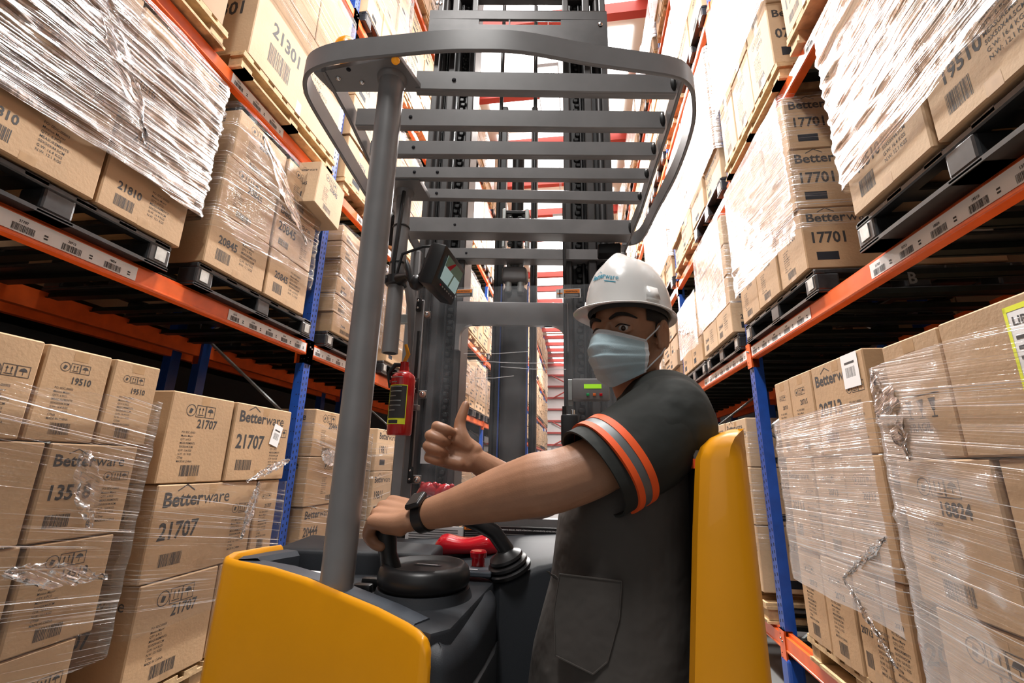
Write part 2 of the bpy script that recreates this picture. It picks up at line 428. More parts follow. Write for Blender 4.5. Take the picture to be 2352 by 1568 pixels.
def carton_mesh(w, d, h, style, sku, m='card', lod=0):
    """local +X is the printed face; w along Y, d along X, h up; origin bottom centre"""
    key = (round(w, 2), round(d, 2), round(h, 2), style, sku, m, lod)
    if key in BOXM: return BOXM[key]
    mb = MB(); r = random.Random(str(key)); g = .005 if lod else .009
    W2 = w-2*g; mb.rbox((0, 0, h/2), (d-.004, W2, h-.005), m, .006, 1)
    F = Face(mb, (d/2-.002, -W2/2, 0), (0, 1, 0), (0, 0, 1), .0004)
    F.rect(W2*.5-.03, .0+.006, .06, h*.13, 'tape'); F.rect(W2*.5-.03, h*.87, .06, h*.13-.012, 'tape')
    print_face(mb, (d/2-.002, -W2/2, 0), (0, 1, 0), (0, 0, 1), W2, h, style, sku, r.randint(0, 999), lod)
    st2 = {'logo': 'info', 'info': 'logo'}.get(style, style)
    if not lod:
        print_face(mb, (-d/2, -W2/2, 0), (1, 0, 0), (0, 0, 1), d, h, st2, sku, 5, 1)
        print_face(mb, (d/2, W2/2, 0), (-1, 0, 0), (0, 0, 1), d, h, st2, sku, 5, 1)
    me = mb.mesh('carton'); BOXM[key] = me; return me

# ------------------------------------------------------------------ the building
YE = 42.0; CZ = 9.2; XL = -2.27; XR = 1.40
mb = MB(); mb.bb((-12, -6, -1.6), (12, YE, -1.5), 'floor'); struct(mb, 'floor')
mb = MB(); mb.bb((-9, YE, -1.5), (9, YE+.2, CZ), 'wall'); struct(mb, 'wall_far')
mb = MB(); mb.bb((-9.2, -6, -1.5), (-9, YE+.2, CZ), 'dim'); struct(mb, 'wall_left')  # both side walls are dark stand-ins for the neighbouring aisles
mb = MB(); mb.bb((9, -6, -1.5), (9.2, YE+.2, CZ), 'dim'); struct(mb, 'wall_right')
mb = MB(); mb.bb((-9.2, -6, CZ), (9.2, YE+.2, CZ+.1), 'roof')
for i in range(16):                       # daylight panels let into the roof over the aisle
    y = -4+i*3.0
    mb.bb((-2.2, y, CZ-.03), (1.3, y+2.5, CZ-.005), 'sky')
struct(mb, 'ceiling')
for i in range(24):
    y = -2+i*1.9; mb = MB(); mb.bb((-9, y-.09, CZ-.30), (9, y+.09, CZ-.04), 'redbeam'); struct(mb, 'trim_%d' % (i+1))
for i in range(9):
    z = -.4+i*1.05; mb = MB(); mb.bb((-9, YE-.22, z), (9, YE-.02, z+.16), 'redbeam'); struct(mb, 'trim_%d' % (i+25))
n = 40
for a, b in (((-2.4, 1.7), (1.6, 3.8)), ((-2.4, 3.8), (1.6, 1.7)), ((-2.4, 5.9), (1.6, 8.0)), ((-2.4, 8.0), (1.6, 5.9))):
    mb = MB(); mb.tube([(a[0], YE-.32, a[1]), (b[0], YE-.32, b[1])], .06, 'redbeam', 8); struct(mb, 'trim_%d' % n); n += 1
# hanging lamps over the aisle
where = ['nearest the camera, above its head', 'second along the aisle', 'third along the aisle', 'fourth along the aisle', 'fifth along the aisle', 'sixth along the aisle', 'farthest, by the end wall']
for (y, z, p), w in zip(LAMPS, where):
    t = thing('ceiling_lamp', (-.43, y, z), 'long white ceiling lamp hung over the aisle, '+w, 'lamp', 'ceiling lamps hung along the aisle')
    mb = MB(); mb.prism([(-.62, y-.75), (-.24, y-.75), (-.24, y+.75), (-.62, y+.75)], z+.02, z+.10, 'steel', .02); mb.build('housing', t)
    mb = MB(); mb.bb((-.60, y-.73, z), (-.26, y+.73, z+.02), 'lamp'); mb.build('diffuser', t)
    for q in (-.5, .5):
        mb = MB(); mb.tube([(-.43, y+q, z+.1), (-.43, y+q, CZ-.02)], .006, 'steel', 6); mb.build('hanger', t)
    ld = bpy.data.lights.new('lamp_light', 'AREA'); ld.shape = 'RECTANGLE'; ld.size = .34; ld.size_y = 1.4; ld.energy = p; ld.color = (1, .975, .94)
    lo = bpy.data.objects.new('lamp_light', ld); S.collection.objects.link(lo); lo.parent = t; lo.location = (0, 0, -.01)
# fill light added behind the camera to brighten the man's front; no real source
ld = bpy.data.lights.new('front_fill_light', 'AREA'); ld.shape = 'RECTANGLE'; ld.size = 3.4; ld.size_y = 2.4; ld.energy = FRONT_LIGHT; ld.color = (1, .98, .95)
lo = bpy.data.objects.new('front_fill_light', ld); S.collection.objects.link(lo); lo.location = (-.3, -3.2, H+1.4); lo.rotation_euler = (math.radians(82), 0, 0)

# ------------------------------------------------------------------ racking
ZB = [-1.22, .87, 2.40, 4.50, 6.50]       # underside of the aisle beams at the five shelf levels
ZBL = [-1.41, .86, 2.42, 4.50, 6.50]
BH = .12
POST_L = [-.3, 3.5]+[3.5+2.45*i for i in range(1, 13)]
POST_R = [.1, 3.9]+[3.9+2.36*i for i in range(1, 13)]
ORD = ['nearest', 'second', 'third', 'fourth', 'fifth', 'sixth', 'seventh', 'eighth', 'ninth', 'tenth', 'eleventh', 'twelfth', 'thirteenth', 'fourteenth']
LV = ['lowest', 'second', 'third', 'fourth', 'top']
DEP = 1.06
def side_pose(side, y0, y1): return ((XL, y0), 0) if side == 'L' else ((XR, y1), math.pi)
def seen(p, m=120):
    q = proj(p); return q is not None and -m < q[0] < 2352+m and -m < q[1] < 1568+m
def in_view(pts): return any(seen(p) for p in pts)

def upright_bm(detail):
    mb = MB()
    for x in (-.08, -DEP-.0):
        mb.bb((x, -.045, -1.5), (x+.075, .045, 8.6), 'blue')
        if detail and x > -.5:
            for i in range(150):
                z = -1.40+i*.05
                for q in (-.022, .022): mb.bb((x+.074, q-.006, z+(.012 if q > 0 else 0)), (x+.0756, q+.006, z+.022+(.012 if q > 0 else 0)), 'hole')
            for i in range(75):
                z = -1.38+i*.1
                for q in (-.055, -.03): mb.bb((x+.095+q, -.0456, z), (x+.103+q, -.0449, z+.008), 'hole')
    return mb
def brace_bm():
    mb = MB(); z = -1.2; s = 1
    while z < 8.2:
        a, b = ((-.06, z), (-DEP+.02, z+.75)) if s > 0 else ((-DEP+.02, z), (-.06, z+.75))
        mb.tube([(a[0], 0, a[1]), (b[0], 0, b[1])], .014, 'galv', 6); z += .75; s = -s
    return mb
post_me = [None, None]
for detail in (0, 1): post_me[detail] = upright_bm(detail).mesh('rack_upright')
brace_me = brace_bm().mesh('brace')
foot_mb = MB(); foot_mb.rbox((-.045, 0, -1.38), (.11, .13, .24), 'blue', .02); foot_me = foot_mb.mesh('post_guard')
for side, posts in (('L', POST_L), ('R', POST_R)):
    sn = 'left' if side == 'L' else 'right'
    for i, y in enumerate(posts):
        if i == 0: continue
        t = thing('rack_upright', (XL if side == 'L' else XR, y, 0), '', 'rack upright', 'blue rack uprights')
        t['label'] = 'blue perforated rack upright frame, %s rack, %s from the camera' % (sn, ORD[i-1])
        if side == 'R': t.rotation_euler = (0, 0, math.pi)
        for me, nm in ((post_me[1 if i < 4 else 0], 'post'), (brace_me, 'brace'), (foot_me, 'post_guard')):
            o = bpy.data.objects.new(nm, me); S.collection.objects.link(o); o.parent = t

def beam_bm(L):
    mb = MB()
    # stepped hollow section
    prof = [(0, 0), (-.05, 0), (-.05, BH), (-.022, BH), (-.022, BH-.022), (0, BH-.022)]
    a = [(x, .045, z) for x, z in prof]; b = [(x, L-.045, z) for x, z in prof]
    mb.loft([a, b], 'orange'); mb.tube([(0.0, .05, .012), (0.0, L-.05, .012)], .006, 'orange', 6); return mb
def conn_bm(y):
    mb = MB(); mb.bb((-.052, y-.045, -.07), (.008, y+.045, BH+.012), 'orange')
    mb.bb((-.10, y-.045, -.07), (-.052, y-.038, BH), 'orange')
    for q in (-.014, .014): mb.sphere((.011, y+q, BH*.55-q*.4), .008, 'chrome', n=8, k=6)
    for z in (-.05, -.02, .1): mb.sphere((.008, y-.02, z), .004, 'hole', n=6, k=4)
    return mb
def strip_mb(y0, y1, seed=0, flip=False):
    mb = MB(); mb.bb((.001, y0, .020), (.003, y1, BH-.028), 'paper')
    F = Face(mb, (.0032, y0, .020), (0, 1, 0), (0, 0, 1), .0006); w = y1-y0; h = BH-.048; n = max(2, int(w/.17))
    for i in range(n):
        a = (i+.12)*w/n; q = w/n
        F.barcode(a, .006, q*.45, h*.42, seed+i); F.text(SKUS[(i+seed) % 6], a+.1*q, h*.62, h*.22); F.rect(a+q*.62, h*.2, q*.08, h*.1); F.rect(a+q*.62, h*.38, q*.08, h*.1)
    return mb
BEAM = {}
def beam(side, y0, y1, z, lbl, back=0, parts=False, strips=()):
    L = y1-y0; key = round(L, 3)
    if key not in BEAM: BEAM[key] = beam_bm(L)
    x = (XL if side == 'L' else XR); dx = (-back if side == 'L' else back)
    loc = (x+dx, y0 if side == 'L' else y1, z); rz = 0 if side == 'L' else math.pi
    if back: rz += math.pi; loc = (x+dx+(-.0 if side == 'L' else 0), y1 if side == 'L' else y0, z)
    if not parts:
        k = ('m', key)
        if k not in BEAM:
            mb = beam_bm(L)
            for yy in (0.0, L): mb.bb((-.052, yy-.045, -.07), (.008, yy+.045, BH+.012), 'orange')
            BEAM[k] = mb.mesh('rack_beam')
        o = bpy.data.objects.new('rack_beam', BEAM[k]); S.collection.objects.link(o)
        o.location = Vector(loc)+Vector((0, 0, H)); o.rotation_euler = (0, 0, rz); return tag(o, lbl, 'rack beam', 'orange rack beams')
    t = thing('rack_beam', loc, lbl, 'rack beam', 'orange rack beams'); t.rotation_euler = (0, 0, rz)
    def ch(mb, nm):
        o = bpy.data.objects.new(nm, mb.mesh(nm)); S.collection.objects.link(o); o.parent = t; return o
    ch(BEAM[key], 'beam_bar'); ch(conn_bm(0.0), 'connector'); ch(conn_bm(L), 'connector')
    for i, (a, b) in enumerate(strips):
        la, lb = (a-y0, b-y0) if side == 'L' else (y1-b, y1-a)
        o = ch(strip_mb(la, lb, i*3+int(y0)), 'label_strip'); o['label'] = 'white strip of barcodes'
    return t
STR = {('L', 1, 0): [(0.2, 1.90), (2.55, 3.44)], ('L', 1, 1): [(3.56, 4.45)], ('L', 2, 0): [(.8, 1.28), (2.2, 2.75)], ('L', 2, 1): [(4.0, 4.9)],
       ('R', 1, 0): [(.4, 2.25), (2.85, 3.84)], ('R', 1, 1): [(3.96, 5.3)], ('R', 2, 0): [(1.2, 2.45), (2.9, 3.2)], ('R', 2, 1): [(4.2, 5.2)], ('R', 0, 0): [], ('L', 0, 0): [], ('L', 3, 1): [], ('R', 3, 1): []}
DECK = {}
for side, posts in (('L', POST_L), ('R', POST_R)):
    sn = 'left' if side == 'L' else 'right'; X = XL if side == 'L' else XR; sg = -1 if side == 'L' else 1
    zb = ZBL if side == 'L' else ZB
    for b in range(len(posts)-1):
        y0, y1 = posts[b], posts[b+1]
        for l in range(5):
            pts = [(X, y0+(y1-y0)*q, zb[l]) for q in (0, .2, .4, .6, .8, 1)]
            if not in_view(pts): continue
            key = (side, l, b)
            beam(side, y0, y1, zb[l], 'orange aisle-side rack beam, %s rack, %s bay, %s shelf' % (sn, ORD[b], LV[l]), parts=(b < 3 or key in STR), strips=STR.get(key, ([(y0+.3, y1-.3)] if b == 2 and l in (1, 2) else [])))
            if b < 5:
                beam(side, y0, y1, zb[l], 'orange rear rack beam, %s rack, %s bay, %s shelf' % (sn, ORD[b], LV[l]), back=DEP)
            L = y1-y0
            if b < 7:
                k = (round(L, 2), b < 2)
                if k not in DECK:
                    d = MB(); n = int(L/.27)
                    for i in range(n):
                        yy = .15+i*(L-.3)/(n-1)
                        d.bb((-DEP+.02, yy-.03, 0), (-.03, yy+.03, .028), 'deck'); d.bb((-DEP+.02, yy-.045, -.004), (-.03, yy-.03, .0), 'deck')
                    DECK[k] = d.mesh('shelf_deck')
                o = bpy.data.objects.new('shelf_deck', DECK[k]); S.collection.objects.link(o)
                o.location = (X, y0 if side == 'L' else y1, zb[l]+BH-.030+H); o.rotation_euler = (0, 0, 0 if side == 'L' else math.pi)
                tag(o, 'dark steel support bars of the %s shelf, %s rack, %s bay' % (LV[l], sn, ORD[b]), 'shelf deck', 'shelf decks')
# the neighbouring row behind each rack
for side in 'LR':
    X = XL-DEP-.22 if side == 'L' else XR+DEP+.22; sg = -1 if side == 'L' else 1; sn = 'left' if side == 'L' else 'right'
    posts = POST_L if side == 'L' else POST_R
    for b in range(3):
        for l in (1, 2, 3):
            z = ZBL[l] if side == 'L' else ZB[l]
            mb = MB(); mb.bb((min(X, X+sg*.05), posts[b]+.05, z), (max(X, X+sg*.05), posts[b+1]-.05, z+BH), 'orange')
            tag(mb.build('rack_beam'), 'orange beam of the next rack row behind the %s rack, %s bay, %s shelf' % (sn, ORD[b], LV[l]), 'rack beam', 'orange rack beams')
    for i in (1, 2, 3):
        mb = MB(); mb.bb((min(X, X+sg*.08), posts[i]-.05, -1.5), (max(X, X+sg*.08), posts[i]+.05, 8.6), 'blue')
        tag(mb.build('rack_upright'), 'dark blue upright of the next rack row behind the %s rack, %s from the camera' % (sn, ORD[i-1]), 'rack upright', 'blue rack uprights')

# ------------------------------------------------------------------ pallets
def pallet(side, xf, y0, y1, z, kind, lbl, parts=False):
    """front edge xf, from y0 to y1"""
    w = round(y1-y0, 2); key = ('P', kind, w, parts); sg = 1
    loc = (xf, (y0+y1)/2, z); rz = 0 if side == 'L' else math.pi
    D = 1.06
    def deck():
        mb = MB()
        if kind == 'wood':
            for i in range(8): yy = -w/2+.05+i*(w-.1)/7; mb.bb((-D, yy-.045, .118), (0, yy+.045, .14), 'wood')
            for x in (-.05, -D/2, -D+.05): mb.bb((x-.05, -w/2, .098), (x+.05, w/2, .118), 'wood')
        else:
            for i in range(6): yy = -w/2+.06+i*(w-.12)/5; mb.rbox((-D/2, yy, .135), (D, .10, .03), 'plast', .006, 1)
            for x in (-.03, -D/3, -2*D/3, -D+.03): mb.rbox((x, 0, .13), (.06, w, .03), 'plast', .006, 1)
        return mb
    def block(x, y):
        mb = MB()
        if kind == 'wood': mb.bb((x-.05, y-.05, .022), (x+.05, y+.05, .098), 'wood')
        else: mb.rbox((x, y, .068), (.13, .13, .105), 'plast', .012, 2)
        return mb
    def runner(y):
        mb = MB()
        if kind == 'wood': mb.bb((-D, y-.05, 0), (0, y+.05, .022), 'wood')
        else: mb.rbox((-D/2, y, .009), (D, .15, .018), 'plast', .005, 1)
        return mb
    def foot(): 
        mb = MB(); m = 'wood' if kind == 'wood' else 'plast'
        mb.bb((-.10, -w/2, 0), (0, w/2, .018), m)
        if kind != 'wood':
            for i in range(14): yy = -w/2+.12+i*(w-.24)/13; mb.bb((-.07, yy-.018, .0178), (-.03, yy+.018, .0186), 'hole')
        return mb
    bl = [(x, y) for x in (-.065, -D/2, -D+.065) for y in (-w/2+.065, 0, w/2-.065)]
    if not parts:
        if key not in BEAM:
            mb = deck(); 
            for q in [block(x, y) for x, y in bl]+[runner(y) for y in (-w/2+.065, 0, w/2-.065)]:
                b = len(mb.v); mb.v += q.v; mb.f += [[i+b for i in f] for f in q.f]; mb.m += q.m
            BEAM[key] = mb.mesh('pallet')
        o = bpy.data.objects.new('pallet', BEAM[key]); S.collection.objects.link(o); o.location = Vector(loc)+Vector((0, 0, H)); o.rotation_euler = (0, 0, rz)
        return tag(o, lbl, 'pallet', 'pallets on the shelves')
    if key not in BEAM:
        BEAM[key] = [(deck().mesh('deck_board'), 'deck_board')]+[(block(x, y).mesh('block'), 'block') for x, y in bl]+[(runner(y).mesh('runner'), 'runner') for y in (-w/2+.07, 0, w/2-.07)]+[(foot().mesh('front_runner'), 'front_runner')]
        if kind != 'wood':
            q = MB(); q.bb((-.0, -w/2+.03, .04), (.003, -w/2+.09, .11), 'galv'); BEAM[key].append((q.mesh('tag_plate'), 'tag_plate')); q = MB(); q.bb((0, w/2-.09, .04), (.003, w/2-.03, .11), 'galv'); BEAM[key].append((q.mesh('tag_plate'), 'tag_plate'))
    t = thing('pallet', loc, lbl, 'pallet', 'pallets on the shelves'); t.rotation_euler = (0, 0, rz)
    for me, nm in BEAM[key]:
        o = bpy.data.objects.new(nm, me); S.collection.objects.link(o); o.parent = t
    return t

# ------------------------------------------------------------------ loads of cartons
CART = []                                  # every carton placement: (size on screen, mesh args, position, label)
ROWN = {1: ['only'], 2: ['top', 'bottom'], 3: ['top', 'middle', 'bottom'], 4: ['top', 'second', 'third', 'bottom'], 5: ['top', 'second', 'third', 'fourth', 'bottom'],
        6: ['top', 'second', 'third', 'fourth', 'fifth', 'bottom'], 7: ['top', 'second', 'third', 'fourth', 'fifth', 'sixth', 'bottom'], 8: ['top', 'second', 'third', 'fourth', 'fifth', 'sixth', 'seventh', 'bottom']}
COLN = {1: ['only'], 2: ['near-end', 'far-end'], 3: ['near-end', 'middle', 'far-end'], 4: ['near-end', 'second', 'third', 'far-end'], 5: ['near-end', 'second', 'third', 'fourth', 'far-end']}
def load(side, xf, zs, cols, sku, phrase, m='card', styles=None, rows=1, dep=.52, jit=.006, txt=True, seed=0):
    """zs: tier boundaries from top to bottom; cols: list of Y edges (one list, or one per tier)"""
    r = random.Random(str(phrase)+str(seed)); sg = -1 if side == 'L' else 1
    nt = len(zs)-1
    for i in range(nt):
        cs = cols[i] if isinstance(cols[0], (list, tuple)) else cols
        sk_ = sku[i] if isinstance(sku, list) else sku
        nc = len(cs)-1; h = zs[i]-zs[i+1]
        for j in range(nc):
            w = cs[j+1]-cs[j]
            if styles: st = styles[i][j] if isinstance(styles[0], (list, tuple)) else styles[(i+j) % len(styles)]
            else: st = ('logo' if w > .38 else 'info') if r.random() < .75 else 'info'
            if h < .25 and st != 'plain': st = 'small'
            for k in range(rows if j == 0 else 1):
                x = xf+sg*(dep/2+k*dep)+r.uniform(-1, 1)*jit
                c = (x, (cs[j]+cs[j+1])/2, zs[i+1])
                if not in_view([(xf, cs[j], zs[i]), (xf, cs[j+1], zs[i+1]), (xf, cs[j+1], zs[i]), (xf, cs[j], zs[i+1]), (x, c[1], c[2]+h/2)]): continue
                d = Vector(c).length
                nm = ('%s printed' % sk_) if txt and sk_ else 'plain'
                lab = '%s %s carton, %s row%s, %s' % (COLN[nc][j], nm, ROWN[nt][i], ' rear' if k else '', phrase)
                if nc == 1: lab = '%s carton, %s row%s, %s' % (nm, ROWN[nt][i], ' rear' if k else '', phrase)
                CART.append((max(w, .3)*h/d**2/(1+3*k), (round(w, 2), dep, round(h, 3), st, sk_, m), c, lab, side, r.uniform(-.02, .02), d))

def film(side, xf, y0, y1, z0, z1, m, lbl, amp=.007, off=.024, dep=1.0, tails=(), nz=22, ny=44, thin=False):
    mb = MB(); mb.smooth = 'all'; sg = 1 if side == 'L' else -1
    path = []; nrm = []
    def seg(a, b, n, nn):
        for i in range(n): t = i/n; path.append((a[0]+(b[0]-a[0])*t, a[1]+(b[1]-a[1])*t)); nrm.append(nn)
    X = xf+sg*off; a = y0-off; b = y1+off; c = .02
    seg((xf-sg*dep, a), (X-sg*c, a), 16, (0, -1)); seg((X-sg*c, a), (X, a+c), 3, (sg*.7, -.7)); seg((X, a+c), (X, b-c), ny, (sg, 0)); seg((X, b-c), (X-sg*c, b), 3, (sg*.7, .7)); seg((X-sg*c, b), (xf-sg*dep, b), 8, (0, 1)); path.append((xf-sg*dep, b)); nrm.append((0, 1))
    nn = len(path); vs = []
    for k in range(nz+1):
        z = z0+(z1-z0)*k/nz
        for (x, y), (u, v) in zip(path, nrm):
            q = noise.noise(Vector((x*1.3, y*1.6+xf, z*26)))+.6*noise.noise(Vector((x*6, y*6, z*9+3)))
            edge = .5 if k in (0, nz) else 1
            zz = z+(.02*noise.noise(Vector((x*3, y*3, z0*7+k*.01))) if k in (0, nz) else 0)
            q = abs(q)*1.2; vs.append((x+u*(amp*q*edge+.006), y+v*(amp*q*edge+.006), zz))
    fs = [(k*nn+i, k*nn+i+1, (k+1)*nn+i+1, (k+1)*nn+i) for k in range(nz) for i in range(nn-1)]
    mb.add(vs, fs, m); o = mb.build('stretch_film'); o['label'] = lbl; o['category'] = 'stretch film'; o['group'] = 'stretch film round the loads'
    for t in tails:
        q = MB(); q.smooth = 'all'; (ya, za), (yb, zb_), wd = t; n = 26; R = random.Random(str(t)); vs = []; kk = 9
        for i in range(n+1):
            s_ = i/n; y = ya+(yb-ya)*s_; z = za+(zb_-za)*s_; ww = wd*(.25+.9*math.sin(math.pi*min(1, s_*1.15))**.8)
            dl = math.hypot(yb-ya, zb_-za) or 1
            for j in range(kk+1):
                e = (j/kk-.5)*ww; ny_, nz_ = -(zb_-za)/dl, (yb-ya)/dl
                vs.append((X+sg*(.006+.022*abs(noise.noise(Vector((s_*7, j*1.3, ya*9))))), y+ny_*e+.008*R.uniform(-1, 1), z+nz_*e+.008*R.uniform(-1, 1)))
        q.add(vs, [(i*(kk+1)+j, i*(kk+1)+j+1, (i+1)*(kk+1)+j+1, (i+1)*(kk+1)+j) for i in range(n) for j in range(kk)], 'filmtail')
        q.build('film_tail', o, 'bunched end of the film')
    return o

# -- left rack, nearest bay (measured loads)
pA = 'lower shelf stack at the far left'
load('L', -2.12, [.44, .05, -.34, -.74, -1.14], [[.75, 1.50, 1.78, 2.03], [.45, 1.05, 1.60, 2.0], [.5, 1.10, 1.62, 1.98], [.5, 1.20, 1.92]], ['19510', '13518', '13518', '19510'], pA, 'card', [['logo', 'info', 'info'], ['info', 'info', 'logo'], ['info', 'info', 'info'], ['info', 'logo']], jit=.005)
film('L', -2.12, .45, 2.03, -.86, .27, 'filmu', 'clear film round the lower shelf stack at the far left', amp=.014, tails=[((1.72, .02), (1.82, -.3), .10), ((1.55, -.42), (1.95, -.52), .08)])
pB = 'lower left stack beside the yellow truck'
load('L', -2.20, [.36, -.14, -.63, -1.14], [[2.20, 2.68, 3.28], [2.22, 3.02, 3.26], [2.24, 2.78, 3.28]], '21707', pB, 'card', [['info', 'logo'], ['logo', 'info'], ['info', 'logo']], rows=2, dep=.5)
film('L', -2.20, 2.22, 3.28, -.86, -.15, 'filmu', 'clear film round the middle of the lower left stack beside the truck', amp=.012, tails=[((2.98, -.15), (2.88, -.5), .08), ((3.28, .0), (2.85, -.14), .05)])
pallet('L', -2.20, 2.24, 3.28, -1.29, 'wood', 'wooden pallet under the lower left stack beside the yellow truck', True)
pallet('L', -2.14, .9, 1.98, -1.29, 'wood', 'wooden pallet under the far-left lower stack', True)
pC = 'big shiny wrapped stack at upper left'
load('L', -2.20, [2.29, 2.0, 1.71, 1.42, 1.13], [[.45, .98, 1.55, 2.08], [.45, .9, 1.5, 2.10], [.45, 1.0, 1.58, 2.09], [.45, 1.02, 1.57, 2.05]], '21810', pC, 'card', [['small']*3]*4, jit=.015)
film('L', -2.20, .45, 2.10, 1.36, 2.30, 'filmh', 'shiny film round the big wrapped stack at upper left', amp=.022, off=.02, nz=60, ny=70, tails=[((1.3, 2.2), (1.7, 1.55), .12)])
pallet('L', -2.22, .9, 2.02, .98, 'plastic', 'black plastic pallet under the big shiny wrapped stack at upper left', True)
pD = 'middle left stack right of the shiny one'
load('L', -2.20, [2.28, 1.90, 1.50, 1.13], [[2.26, 2.78, 3.22], [2.22, 2.74, 3.24], [2.20, 2.74, 3.24]], '20845', pD, 'card', [['info', 'info'], ['info', 'logo'], ['small', 'small']], rows=2, jit=.012)
film('L', -2.20, 2.22, 3.24, 1.36, 2.28, 'filmd', 'film round the middle left stack right of the shiny one', amp=.016, nz=40, tails=[((2.45, 2.2), (3.1, 1.7), .12)])
pallet('L', -2.22, 2.20, 3.40, .98, 'plastic', 'black plastic pallet on the left middle shelf beside the blue upright', True)
# the loose carton
lc = MB(); lc.v = []; q = carton_mesh(.44, .20, .40, 'info', '20845', 'card2')
o = bpy.data.objects.new('carton', q); S.collection.objects.link(o); o.location = (-2.17, 3.17, 1.98+H); o.rotation_euler = (math.radians(-4), 0, .04)
tag(o, 'loose 20845 printed carton sitting tilted under the upper left orange beam', 'carton', 'cartons on the shelves')
pF = 'upper left shelf stack nearest the camera'
load('L', -2.22, [3.9, 3.3, 2.68], [[1.02, 1.5, 2.02]]*2, '0736', pF, 'card3', rows=1, txt=False, styles=['plain'])
pallet('L', -2.22, 1.0, 2.06, 2.54, 'wood', 'wooden pallet on the upper left shelf nearest the camera', True)
pG = 'upper left shelf stack printed 21301'
load('L', -2.20, [4.3, 3.5, 2.68], [[2.2, 2.85, 3.35], [2.2, 3.36]], '21301', pG, 'card2', [['plain', 'plain'], ['small']], rows=2)
film('L', -2.20, 2.2, 3.36, 3.3, 4.3, 'film', 'film round the upper left stack printed 21301')
pallet('L', -2.20, 2.18, 3.38, 2.54, 'wood', 'wooden pallet under the upper left 21301 stack', True)
# -- left rack, second bay
load('L', -2.22, [.43, .03, -.37, -.77, -1.14], [[3.64, 4.2, 4.72], [3.62, 4.72], [3.64, 4.2, 4.7], [3.64, 4.7]], '20444', 'lower left stack just past the blue upright', 'card', rows=2)
film('L', -2.22, 3.64, 4.72, -.95, .30, 'filmu', 'film round the lower left stack just past the blue upright', amp=.014, tails=[((3.75, .05), (4.1, .0), .12), ((4.6, .3), (4.3, .18), .1)])
pallet('L', -2.22, 3.64, 4.72, -1.29, 'wood', 'wooden pallet under the lower left stack past the blue upright', True)
load('L', -2.20, [.36, -.1, -.6, -1.14], [[4.86, 5.86], [4.86, 5.4, 5.86], [4.86, 5.4, 5.86]], '19811', 'lower left stack under the fire extinguisher', 'card2', rows=2)
film('L', -2.20, 4.86, 5.86, -.9, .2, 'filmd', 'film round the lower left stack under the extinguisher', amp=.014)
pallet('L', -2.20, 4.86, 5.86, -1.29, 'wood', 'wooden pallet under the lower left stack under the extinguisher', True)
load('L', -2.20, [2.20, 2.03, 1.85, 1.67, 1.50, 1.32, 1.13], [[3.66, 4.2, 4.66], [3.66, 4.25, 4.66], [3.68, 4.66]]*2, '20444', 'left middle shelf stack of flat cartons', 'card', rows=2, dep=.5, txt=False)
film('L', -2.20, 3.66, 4.66, 1.2, 2.2, 'filmu', 'film round the left middle shelf stack of flat cartons')
pallet('L', -2.22, 3.64, 4.70, .98, 'plastic', 'black pallet under the stack of flat cartons', True)
load('L', -2.20, [2.15, 1.8, 1.48, 1.13], [[4.9, 5.4, 5.84]]*3, '20845', 'left middle shelf stack behind the camera pole', 'card', rows=2)
film('L', -2.20, 4.9, 5.84, 1.3, 2.15, 'film', 'film round the left middle shelf stack behind the pole')
pallet('L', -2.22, 4.86, 5.86, .98, 'plastic', 'black pallet on the left middle shelf behind the camera pole', True)
# -- right rack, nearest bay
pL = 'lower stack at the far right'
load('R', 1.24, [.50, .05, -.45, -.95], [[.95, 1.70, 2.05], [1.0, 1.72, 2.09], [1.05, 1.95 ]], '18824', pL, 'card', [['frag', 'frag'], ['info', 'info'], ['info']], jit=.01) if 0 else None
load('R', 1.24, [.50, .05, -.45, -.95], [[.80, 1.72, 2.04], [.80, 1.62, 2.08], [.80, 1.50, 2.02]], '18824', pL, 'card', [['frag', 'frag'], ['info', 'info'], ['info', 'info']], jit=.004)
film('R', 1.24, .8, 2.07, -.80, .42, 'filmd', 'clear film with taut strands round the lower far-right stack', amp=.012, nz=40, tails=[((2.05, .40), (1.93, .05), .13)])
pallet('R', 1.26, .9, 2.0, -1.09, 'wood', 'wooden pallet under the lower far-right stack', True)
pK = 'lower right stack beside the blue upright'
load('R', 1.35, [.58, .08, -.46, -.97], [[2.34, 2.86, 3.16, 3.40], [2.34, 2.68, 3.0, 3.36], [2.36, 2.56, 2.78, 3.08, 3.38]], '20713', pK, 'card', [['logo', 'info', 'info'], ['info', 'info', 'logo'], ['info', 'logo', 'info', 'info']], rows=2)
film('R', 1.35, 2.34, 3.38, -.66, .32, 'film', 'clear film round the lower right stack beside the blue upright', amp=.014, tails=[((2.36, -.28), (2.76, -.52), .035), ((2.76, -.52), (2.44, -.8), .035)])
pallet('R', 1.36, 2.34, 3.40, -1.10, 'wood', 'wooden pallet under the lower right stack beside the blue upright', True)
pI = 'shiny wrapped stack at upper right'
load('R', 1.30, [2.28, 1.55, 1.15], [[.7, 1.35, 2.13], [.7, 1.12, 1.62, 2.13]], '19510', pI, 'card2', [['plain', 'plain'], ['small', 'small', 'small']], txt=False)
film('R', 1.30, .7, 2.13, 1.32, 2.28, 'filmh2', 'shiny film round the wrapped stack at upper right', amp=.020, off=.02, nz=60, ny=70)
pallet('R', 1.32, .95, 2.17, .99, 'plastic', 'black plastic pallet under the shiny wrapped upper right stack', True)
pJ = 'middle right shelf stack printed 17701'
load('R', 1.35, [2.37, 1.97, 1.55, 1.15], [[2.70, 3.08, 3.46, 3.84]]*3, '17701', pJ, 'card', [['info', 'plain', 'plain'], ['info', 'info', 'plain'], ['info', 'info', 'info']], rows=2, jit=.008)
